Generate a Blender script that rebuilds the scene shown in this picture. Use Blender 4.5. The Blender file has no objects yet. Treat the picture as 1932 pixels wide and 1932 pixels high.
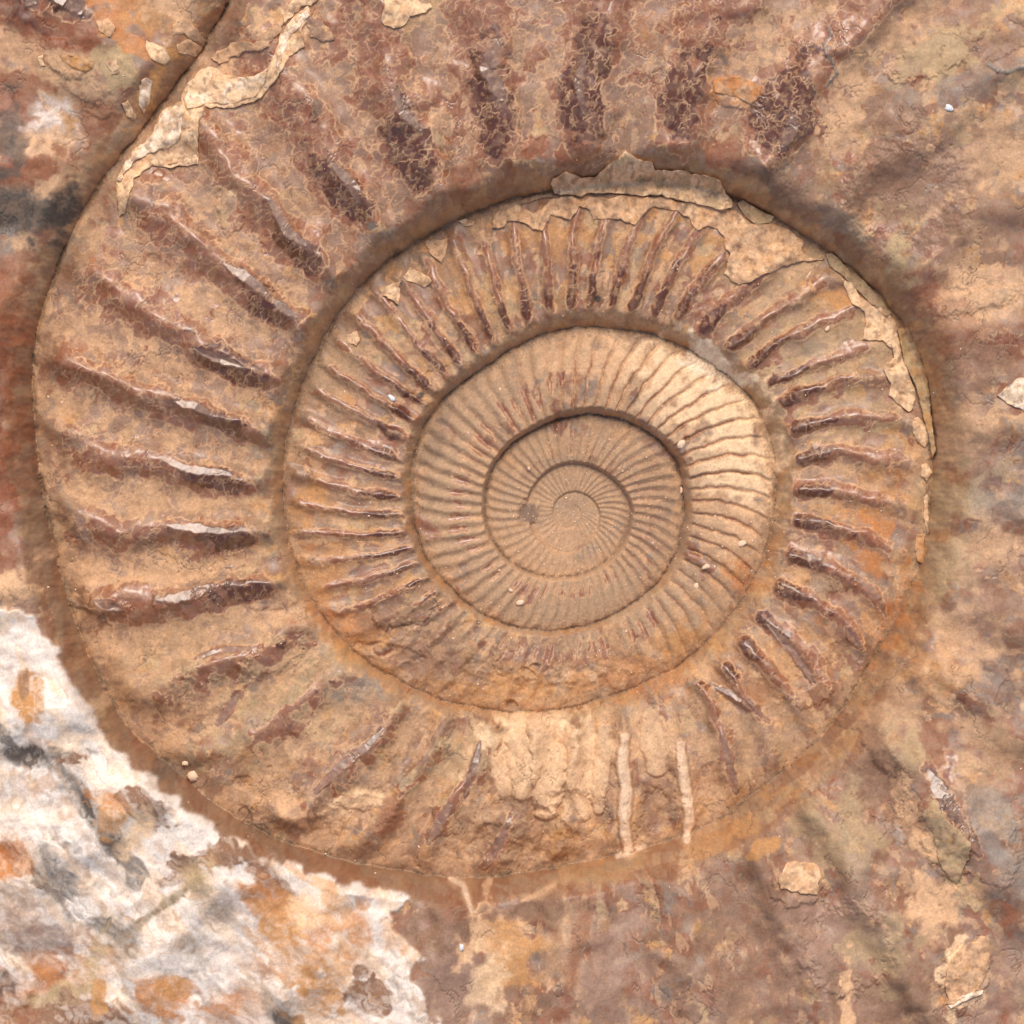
import bpy, math, random
import numpy as np
from mathutils import Vector
from mathutils.geometry import delaunay_2d_cdt

# ------------------------------------------------------------------ units
# Everything on the fossil is laid out in "d" (a quarter of a millimetre); the frame is 1932 d wide.
S = 0.00025
FR = 1932.0
CX, CY = 1081.0, 962.0            # middle of the coil
def w3(x, y, z):                   # d -> metres (y runs down on the fossil's plan)
    return ((x-FR/2)*S, (FR/2-y)*S, z*S)

# ------------------------------------------------------------------ camera
sc = bpy.context.scene
cam_d = bpy.data.cameras.new('camera'); cam = bpy.data.objects.new('camera', cam_d)
sc.collection.objects.link(cam); sc.camera = cam
CAMZ = 2.6
ZREF = 150*S
cam.location = (0, 0, CAMZ+ZREF)
cam_d.sensor_width = 36; cam_d.sensor_fit = 'HORIZONTAL'
cam_d.lens = 36*CAMZ/(FR*S)
cam_d.clip_start = 0.05; cam_d.clip_end = 100

# ------------------------------------------------------------------ light
SUN_EL, SUN_AZ = math.radians(56), math.radians(2)     # azimuth measured from +Y (top of picture), + = right
world = bpy.data.worlds.new("World"); sc.world = world; world.use_nodes = True
wn = world.node_tree
bg = wn.nodes['Background']
sky = wn.nodes.new('ShaderNodeTexSky'); sky.sky_type = 'NISHITA'; sky.sun_disc = False
sky.sun_elevation = SUN_EL; sky.sun_rotation = SUN_AZ; sky.dust_density = 3.0; sky.air_density = 1.0; sky.ozone_density = 1.0
wn.links.new(sky.outputs[0], bg.inputs[0]); bg.inputs[1].default_value = 0.15
sl = bpy.data.lights.new('sun', 'SUN'); so = bpy.data.objects.new('sun', sl); sc.collection.objects.link(so)
sl.energy = 2.0; sl.angle = math.radians(30); sl.color = (1.0, 0.93, 0.83)
d = Vector((math.sin(SUN_AZ)*math.cos(SUN_EL), math.cos(SUN_AZ)*math.cos(SUN_EL), math.sin(SUN_EL)))
so.rotation_euler = d.to_track_quat('Z', 'Y').to_euler()
sc.view_settings.view_transform = 'Standard'; sc.view_settings.look = 'None'
sc.view_settings.exposure = 0.03; sc.view_settings.gamma = 1.0
sc.cycles.max_bounces = 5; sc.cycles.diffuse_bounces = 3; sc.cycles.glossy_bounces = 2

# ------------------------------------------------------------------ noise helpers
rng = np.random.default_rng(7)
_ang = rng.uniform(0, 2*np.pi, (256, 256)).astype(np.float32)
_GX = np.cos(_ang); _GY = np.sin(_ang)
f32 = np.float32
def gn(x, y):
    """gradient noise, about -1..1"""
    xf = np.floor(x); yf = np.floor(y)
    ix = xf.astype(np.int64) & 255; iy = yf.astype(np.int64) & 255
    fx = (x-xf).astype(f32); fy = (y-yf).astype(f32)
    ix1 = (ix+1) & 255; iy1 = (iy+1) & 255
    ux = fx*fx*fx*(fx*(fx*6-15)+10); uy = fy*fy*fy*(fy*(fy*6-15)+10)
    a = _GX[iy, ix]*fx + _GY[iy, ix]*fy
    b = _GX[iy, ix1]*(fx-1) + _GY[iy, ix1]*fy
    c = _GX[iy1, ix]*fx + _GY[iy1, ix]*(fy-1)
    e = _GX[iy1, ix1]*(fx-1) + _GY[iy1, ix1]*(fy-1)
    return ((a+(b-a)*ux) + ((c+(e-c)*ux)-(a+(b-a)*ux))*uy)*1.45
_FBK = {1: 1.0, 2: 1.1, 3: 1.25, 4: 1.35, 5: 1.4, 6: 1.45}
def fb(x, y, scale, octv=4, seed=0, gain=0.5):
    s = np.zeros(np.shape(x), f32); a = 1.0; t = 0
    fx = np.asarray(x)/scale + seed*17.31; fy = np.asarray(y)/scale + seed*9.77
    for i in range(octv):
        s += a*gn(fx, fy); t += a
        fx = fx*2.03+11.3; fy = fy*2.03+5.9; a *= gain
    return s/t*1.5*_FBK[min(octv,6)]
def ss(a, b, x):
    t = np.clip((x-a)/(b-a), 0, 1); return t*t*(3-2*t)

def blur(m):
    m = m.copy(); m[1:-1] = .25*m[:-2]+.5*m[1:-1]+.25*m[2:]; m[:, 1:-1] = .25*m[:, :-2]+.5*m[:, 1:-1]+.25*m[:, 2:]; return m
# ------------------------------------------------------------------ the seam spiral
def P(pts): return [(a/1.375, b/1.375) for a, b in pts]
SEAM = P([(526,140),(363,349),(233,512),(154,675),(96,838),(84,960),(88,1080),(98,1206),(144,1439),(182,1579),(236,1718),(289,1826),(345,1910),
 (447,1990),(540,2075),(652,2147),(768,2198),(880,2230),(1043,2264),(1160,2280),(1346,2273),(1509,2240),(1649,2210),(1780,2170),(1896,2119),
 (1970,2054),(2054,1989),(2129,1925),(2200,1830),(2250,1742),(2315,1635),(2362,1541),(2398,1448),(2412,1346),(2420,1276),(2427,1197),(2427,1122),
 (2408,1020),(2370,890),(2329,815),(2259,735),(2199,680),(2101,616),(2012,560),(1933,520),(1850,493),(1756,472),(1650,468),(1540,478),(1430,492),(1299,517),
 (1234,545),(1159,578),(1090,615),(996,675),(940,731),(880,801),(834,880),(786,982),(750,1080),(733,1183),(731,1299),(745,1416),(769,1486),
 (800,1560),(842,1615),(899,1680),(960,1732),(1040,1775),(1113,1812),(1206,1835),(1346,1852),(1462,1844),(1579,1815),(1680,1775),(1775,1722),
 (1840,1672),(1910,1588),(1961,1513),(1992,1440),(2010,1370),(2018,1300),(2018,1206),(2008,1141),(1985,1080),(1952,1024),(1905,980),(1850,940),
 (1790,902),(1740,878),(1690,862),(1640,852),(1579,845),(1476,845),(1392,868),(1327,900),(1276,936),(1206,982),(1159,1020),(1122,1066),(1092,1113),(1074,1169),
 (1064,1229),(1064,1299),(1072,1369),(1090,1425),(1122,1481),(1163,1528),(1215,1572),(1270,1606),(1333,1630),(1416,1642),(1495,1632),(1579,1608),
 (1649,1568),(1700,1527),(1740,1476),(1765,1420),(1779,1365),(1781,1300),(1774,1240),(1756,1187),(1714,1140),(1667,1107),(1602,1080),(1532,1071),
 (1462,1080),(1392,1111),(1340,1138),(1308,1170),(1280,1208),(1262,1255),(1257,1322),(1268,1383),(1290,1425),(1322,1462),(1369,1487),(1439,1500),
 (1509,1495),(1569,1464),(1611,1420),(1632,1369),(1640,1327),(1630,1290),(1611,1262),(1579,1232),(1541,1211),(1486,1201),(1441,1212),(1405,1238),
 (1376,1280),(1368,1320),(1376,1360),(1400,1400),(1440,1432),(1485,1436),(1532,1398),(1556,1360),(1556,1325),(1541,1298),(1518,1282),(1486,1276),
 (1458,1288),(1440,1310),(1436,1335),(1446,1362),(1470,1372),(1496,1362),(1508,1340),(1506,1325),(1488,1312)])
def angle(x, y): return np.degrees(np.arctan2(np.asarray(x)-CX, -(np.asarray(y)-CY))) % 360
us, rs = [], []
U = 321+360*5; prev = None
for (x, y) in SEAM:
    a = float(angle(x, y))
    if prev is None: U = 360*5+a
    else:
        dlt = (a-prev+180) % 360-180
        U += min(dlt, -1.0)
    prev = a; us.append(U); rs.append(math.hypot(x-CX, y-CY))
us = us[::-1]; rs = rs[::-1]
Ulast = us[-1]
for da, r in ((12,1230),(28,1330),(45,1400),(90,1420),(135,1480),(180,1500),(225,1650),(280,1900),(321,2300),(400,2900),(720,4600),(900,6000)):
    us.append(Ulast+da); rs.append(r)
us.insert(0, us[0]-200); rs.insert(0, 2.0)
us.insert(0, us[0]-3000); rs.insert(0, 0.0)
us = np.array(us); rs = np.array(rs)
_UU = np.arange(-800, 3600, 1.5)
_RR = np.interp(_UU, us, rs)
k = np.exp(-0.5*(np.arange(-4, 5)/1.5)**2); k /= k.sum()
_RR = np.convolve(np.pad(_RR, 4, mode='edge'), k, mode='valid')
def seam(U): return np.interp(U, _UU, _RR)
def spiral(x, y):
    """-> (u, v, r_in, r_out): u = unwound angle of the whorl's inner seam, v = 0..1 across the whorl"""
    a = angle(x, y); r = np.hypot(x-CX, y-CY)
    u = a-360.0; rin = np.zeros_like(r); rout = seam(a)
    for n in range(0, 9):
        rn = seam(a+360*n); rn1 = seam(a+360*(n+1))
        m = (r >= rn)
        u = np.where(m, a+360*n, u); rin = np.where(m, rn, rin); rout = np.where(m, rn1, rout)
    v = np.clip((r-rin)/np.maximum(rout-rin, 1.0), 0, 1)
    return u, v, rin, rout

# forward bend of the ribs (degrees) as they run out across the flank
def bend(u, v):
    A = np.interp(u % 360, [0, 45, 90, 135, 180, 225, 270, 315, 360], [2.5, 6, 8, 6, 4.5, 1.5, 4, 1.0, 2.5])
    return A*v**2

# rib positions -------------------------------------------------------------
RIB2 = [(1395,1450),(1290,1470),(1182,1490),(1085,1440),(1010,1430),(870,1510),(680,1430),(560,1340),(430,1250),(330,1130),(390,1012),(370,893),
        (390,788),(430,675),(470,545),(540,435),(645,345),(765,225),(930,165),(1110,230),(1285,220),(1480,230),(1790,1500),(1620,1640),(1490,1720),(1310,1740),(1090,1760),(850,1750)]
RIB3 = P([(950,848),(1020,815),(1094,801),(1169,801),(1234,782),(1294,764),(1355,745),(1420,727),(1485,699),(1546,699),(1611,699),(1681,689),(1751,694),
        (1817,727),(1896,773),(1998,820),(2070,862),(2119,941),(2152,992),(2222,1085),(2199,1173),(2199,1271),(2199,1369),(2175,1481),(2129,1569),(2035,1653),
        (950,1085),(957,1164),(940,1215),(936,1271),(931,1330),(931,1385),(931,1446)])
nomU = [0, 300, 660, 1000, 1170, 1350, 1440, 1530, 1590, 1710, 1800, 2000, 2600]
nomS = [11, 9, 7.2, 6.0, 5.6, 6.0, 6.2, 7.2, 9.5, 9.8, 12, 13, 13]
anch = []
for (x, y) in RIB2+RIB3:
    u, v, _, _ = spiral(np.array([float(x)]), np.array([float(y)]))
    anch.append(float(u[0]-bend(u, v)[0]))
anch.sort()
pos = []
t = anch[0]
back = []
while t > 100:
    t -= np.interp(t, nomU, nomS); back.append(t)
pos = back[::-1]
for a, b in zip(anch[:-1], anch[1:]):
    if pos and a-pos[-1] < 0.45*np.interp(a, nomU, nomS): continue
    pos.append(a)
    n = max(1, int(round((b-a)/np.interp((a+b)/2, nomU, nomS))))
    for i in range(1, n): pos.append(a+(b-a)*i/n)
t = anch[-1]; pos.append(t)
while t < 3000:
    t += 13; pos.append(t)
pos = np.array(pos)
_rj = np.random.default_rng(3)
def phase(uu): return np.interp(uu, pos, np.arange(len(pos)))

# ------------------------------------------------------------------ the plan grid
STEP = 1.83
core = np.arange(-26, FR+26, STEP)
ext = []; q = STEP; xq = 0
while xq < 1150: q *= 1.12; q = min(q, 34); xq += q; ext.append(xq)
ext = np.array(ext)
gx = np.concatenate([core[0]-ext[::-1], core, core[-1]+ext]).astype(np.float64)
gy = gx.copy()
X, Y = np.meshgrid(gx, gy)
NX = len(gx); NY = len(gy)
_ja = 0.4+2.8*ss(60, 300, np.hypot(X-CX, Y-CY)); _jx = _ja*fb(X, Y, 34, 3, 8); _jy = _ja*fb(X, Y, 34, 3, 9)
u, v, rin, rout = spiral(X+_jx, Y+_jy)
wid = np.maximum(rout-rin, 4)
r = np.hypot(X-CX, Y-CY)
aa = u % 360
ub = u-bend(u, v)
wob = fb(X, Y, 130, 3, 3)*0.10
ph = phase(ub)+wob*np.interp(u, [900, 1350, 1600], [0.3, 0.8, 1.2])
fr = ph-np.round(ph); ribi = np.round(ph).astype(int)
jit = _rj.uniform(0.75, 1.2, len(pos)+5)[np.clip(ribi, 0, len(pos)-1)]
big = ss(1560, 1590, u)            # 1 on the big outer whorls
outer = ss(1835, 1880, u)          # the outermost whorl
mid = ss(1280, 1310, u)*(1-big)    # thin-ribbed whorl
# crest profile
power = np.interp(u, [0, 950, 1080, 1250, 1310, 1550, 1600, 1850, 1920], [1.2, 1.2, 0.65, 0.65, 1.9, 2.2, 1.7, 1.6, 1.3])
ribp = (0.5+0.5*np.cos(2*np.pi*fr))**power
# inner groove-cut whorl (cream): broad ribs with narrow grooves
wallw = np.interp(aa, [0, 90, 135, 180, 225, 270, 315, 360], [.10, .095, .135, .07, .055, .052, .065, .10])*rin/wid*(1-0.45*ss(2080, 2125, u))*(0.7+0.3*ss(1280, 1320, u))
wallw = np.clip(wallw, 0.04, 0.4)
sideA0 = np.exp(-(((aa-60+180) % 360-180)/62.0)**4)
vwin = ss(0.55, 1.1, v/wallw)*(1-ss(0.86, 0.99, v))
amp = np.interp(u, [0, 300, 700, 1000, 1200, 1350, 1500, 1560, 1600, 1720, 1825, 1860, 1950, 2500], [1.8, 2.3, 3.6, 5.4, 7.6, 9.5, 14, 15, 20, 31, 33, 20, 30, 24])
# worn places where the ribs fade (x, y, rx, ry, keep)
wear = np.ones_like(X)
for (x, y, rx, ry, kf) in ((1000,1265,260,70,0.25),(760,1180,90,60,0.5),(470,1330,220,120,0.8),(1150,1530,150,80,0.5),(1800,500,260,330,0.55),
                            (1700,850,60,400,0.8),(250,1080,80,60,0.8),(1150,1150,260,60,0.8),(300,1750,420,330,0.9),(1030,1020,80,90,0.5),(1500,1380,80,70,0.5),(1850,1000,120,240,.6)):
    g = np.exp(-(((X-x)/rx)**2+((Y-y)/ry)**2)**1.5)
    wear *= 1-(1-kf)*g
_gr = 1-np.exp(-((np.abs(fr)-0.5)/0.11)**2)
_wg = sideA0*ss(940, 1000, u)*(1-ss(1230, 1290, u))
ribp = ribp*(1-_wg)+_gr*_wg
ribp = ribp*(1+0.35*np.sin(2*np.pi*fr)*big)
ribh = amp*ribp*vwin*wear*jit
# ------------------------------------------------------------------ relief
t1 = np.clip(v/wallw, 0, 1); t2 = np.clip((v-wallw)/(1-wallw), 0, 1)
prof = np.where(v < wallw, 1-(1-t1)**2.3, 1-t2**2.0)
zi = 0.15*rin; zo = 0.15*np.minimum(rout, 1500)
H = 0.16*np.minimum(wid, 640)*np.interp(u, [0, 700, 900, 1250, 1400, 1840, 1950, 2070, 2110], [0.6, 1.0, 1.2, 1.25, 1.0, 1.0, 1.45, 1.35, 0.6])
outd0 = (1-v)*wid
z = -(5+4*ss(1550, 1650, u))*np.exp(-(outd0/np.interp(u, [1000, 1600], [3.5, 6.0]))**2)*ss(400, 800, u)*(0.35+0.65*ss(-.3, .2, fb(X, Y, 40, 3, 10)))*(1-0.7*ss(1550, 1600, u)*ss(0, .5, -np.cos(np.radians(aa))))+zi+(zo-zi)*v+H*prof*np.interp(u, [0, 250, 500, 800], [0.3, 0.45, 0.8, 1.0])
z += ribh*1.0
warp = fb(X, Y, 60, 3, 11)
rough_amt = 0.3+0.7*ss(1000, 1500, u)
n40 = fb(X, Y, 46, 4, 1); n12 = fb(X, Y, 13, 4, 2); n5 = fb(X, Y, 5.0, 3, 4); n150 = fb(X, Y, 150, 3, 5); n25 = fb(X, Y, 24, 4, 6)
_ku = np.arange(-800, 3600, 5.0)
_kc = np.cumsum(np.interp(_ku, [0, 900, 1350, 1700, 1900, 2100], [2, 5, 9, 11, 15, 19]))*5.0
TX = np.interp(ub, _ku, _kc); TY = r                       # along / across the coil, in d
s40 = fb(X, Y, 60, 2, 1, 0.4); s20 = fb(TX, TY*0.6, 24, 2, 2, 0.4); s9 = fb(TX, TY*0.8, 9, 2, 3, 0.4)
erode = np.zeros_like(X)                                   # places where the surface is broken and rough
for (x, y, rx, ry, k_) in ((1000,1265,280,60,1),(760,1180,110,60,.8),(430,1330,220,110,.45),(1000,1590,190,55,.9),(1300,1510,90,90,.5),(200,1000,70,200,.35),(560,1530,140,60,.5),
                            (450,80,90,60,.9),(200,250,90,120,.35),(1800,1500,120,300,.35),(1500,1290,100,60,.4),(1750,900,60,200,.3),(300,640,160,110,.35),(200,930,120,60,.5),(640,760,50,150,.35)):
    erode = np.maximum(erode, k_*np.exp(-((X-x)/rx)**2-((Y-y)/ry)**2))
z += n150*7*outer+s40*3.4*rough_amt
zn = s20*1.2*rough_amt+s9*0.3*rough_amt
zn += erode*(fb(X, Y, 34, 4, 13, 0.5)*8.0+n12*0.8)
# ------------------------------------------------------------------ colour
def lin(c):
    c = np.array(c, float)/255.0
    return np.where(c <= 0.04045, c/12.92, ((c+0.055)/1.055)**2.4)
PAL = dict(tan=(198,154,114), sand=(182,146,112), brown=(142,104,78), dk=(94,48,28), red=(152,90,58), ochre=(198,140,82), orange=(198,128,70),
           cream=(244,202,156), pale=(255,228,196), white=(240,222,204), grey=(142,128,114), khaki=(186,156,114), mauve=(160,124,102), soot=(84,72,62), rust=(142,84,52), peach=(220,172,128))
PAL = {k_: lin(c) for k_, c in PAL.items()}
col = np.empty(X.shape+(3,), f32)
def mixc(m, c):
    global col
    col += (np.asarray(c, f32)-col)*np.clip(m, 0, 1)[..., None].astype(f32)
col[:] = PAL['tan']
wX = X+16*fb(X, Y, 40, 3, 14); wY = Y+16*fb(X, Y, 40, 3, 15)
fA = fb(wX, wY, 110, 5, 16, 0.5); fB = fb(TX+20*warp, TY*0.5+20*n40, 60, 5, 17, 0.5); fC = fb(wX, wY, 46, 5, 18, 0.52); fD = fb(TX+12*warp, TY*0.55, 36, 5, 19, 0.52)
gloss = np.zeros(X.shape, f32)+0.12
in_ = ss(1200, 1320, u)                                    # the inner coils are evenly dusted
def sideA(a0, w):
    dlt = (aa-a0+180) % 360-180
    return np.exp(-(dlt/w)**2)
pol = in_*(0.05+0.42*ss(1560, 1600, u)*(1-outer)*(sideA(355, 50)+0.45*sideA(290, 40)+0.05)+0.42*outer+0.14*mid)   # share of bare polished stone
mixc(ss(-0.35, 0.35, n40)*0.6, PAL['sand'])
m = ss(0.06, 0.12, fC)*(0.15+0.5*in_); mixc(m, PAL['peach'])
m = ss(0.14, 0.22, fA)*in_; mixc(m*0.6, PAL['khaki'])
m = ss(0.16, 0.24, fD)*(0.15+0.5*in_); mixc(m, PAL['ochre'])
m = ss(0.05, 0.16, fB)*(0.25+0.4*in_); mixc(m, PAL['brown'])
pm = ss(-0.02, 0.06, pol-0.22+0.55*fb(wX, wY, 75, 5, 26, 0.5)+0.25*fb(TX, TY*.4, 40, 3, 27))
mixc(pm*0.85, PAL['brown']); mixc(pm*ss(-0.1, 0.25, fA)*0.75, PAL['mauve']); mixc(pm*ss(0.08, 0.3, fC)*0.6, PAL['rust'])
mixc(pm*ss(0.1, 0.5, -fD)*0.6, PAL['red'])
gloss += (0.5-0.08*outer)*pm
m = ss(0.34, 0.48, fb(wX, wY, 30, 4, 24))*0.5; mixc(m, PAL['grey'])
m = ss(0.38, 0.43, fb(TX, TY*0.5, 24, 4, 25))*0.5*in_; mixc(m, PAL['peach'])

gloss = np.maximum(gloss, outer*0.25*ss(-0.1, 0.1, fA))

def blob(x, y, rx, ry, rot, soft=0.5, namp=0.35, nz=None):   # rough-edged patch
    c, s = math.cos(math.radians(rot)), math.sin(math.radians(rot))
    R = max(rx, ry)*1.9
    i0, i1 = np.searchsorted(gx, [x-R, x+R]); j0, j1 = np.searchsorted(gy, [y-R, y+R])
    if i1 <= i0 or j1 <= j0: return None
    sl_ = (slice(j0, j1), slice(i0, i1))
    dx = X[sl_]-x; dy = Y[sl_]-y
    a = (dx*c+dy*s)/rx; b = (-dx*s+dy*c)/ry
    dd = np.sqrt(a*a+b*b)+namp*((nz if nz is not None else NZ)[sl_])
    return sl_, 1-ss(1-soft/2, 1+soft/2, dd)
NZ = fb(X, Y, 46, 5, 31, 0.5)
NZ2 = fb(X*0.9, Y*0.9, 22, 5, 32, 0.65)
FIB = None
def daub(x, y, rx, ry, rot, cname, k_=1.0, soft=0.5, gl=None, dz=0, namp=0.9):
    q = blob(x, y, rx, ry, rot, soft, namp)
    if q is None: return
    sl_, m = q
    m = m*min(1.0, k_*1.25)
    if FIB is not None: m = m*(0.62+0.38*FIB[sl_])
    col[sl_] += (PAL[cname].astype(f32)-col[sl_])*m[..., None].astype(f32)
    if gl is not None: gloss[sl_] += ((gl-gloss[sl_])*m).astype(f32)
    if dz: z[sl_] += dz*m

# umbilical walls: smooth, brownish
wallm = (1-ss(0.35, 0.95, v/wallw+0.25*n25))*ss(800, 1100, u)
wt = np.maximum(sideA(10, 70), 0.8*sideA(215, 60))
mixc(wallm*0.5, PAL['tan']*0.86)
mixc(wallm*(0.15+0.45*wt)*ss(-0.1, 0.1, fb(ub*3, r, 40, 4, 43)), PAL['brown'])
mixc(wallm*0.55*ss(0.0, 0.25, fb(ub*4, r*0.5, 20, 3, 41)), PAL['ochre'])
mixc(wallm*0.4*ss(0.05, 0.3, fb(ub*3, r*1.0, 16, 4, 42)), PAL['khaki'])
mixc((1-ss(2, 9, (v*wid)+5*n12))*0.6*ss(900, 1300, u)*wt, PAL['orange'])
mixc((1-ss(0.7, 1.1, v/wallw+0.15*n25))*0.8*np.maximum(sideA(225, 48), 0.9*sideA(275, 25))*ss(1750, 1900, u), PAL['brown']*0.9)
mixc((1-ss(0.7, 1.1, v/wallw))*0.5*ss(.05, .2, fb(ub*3, r*1.2, 30, 4, 45))*ss(1750, 1900, u), PAL['rust'])
gloss += wallm*0.15
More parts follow.
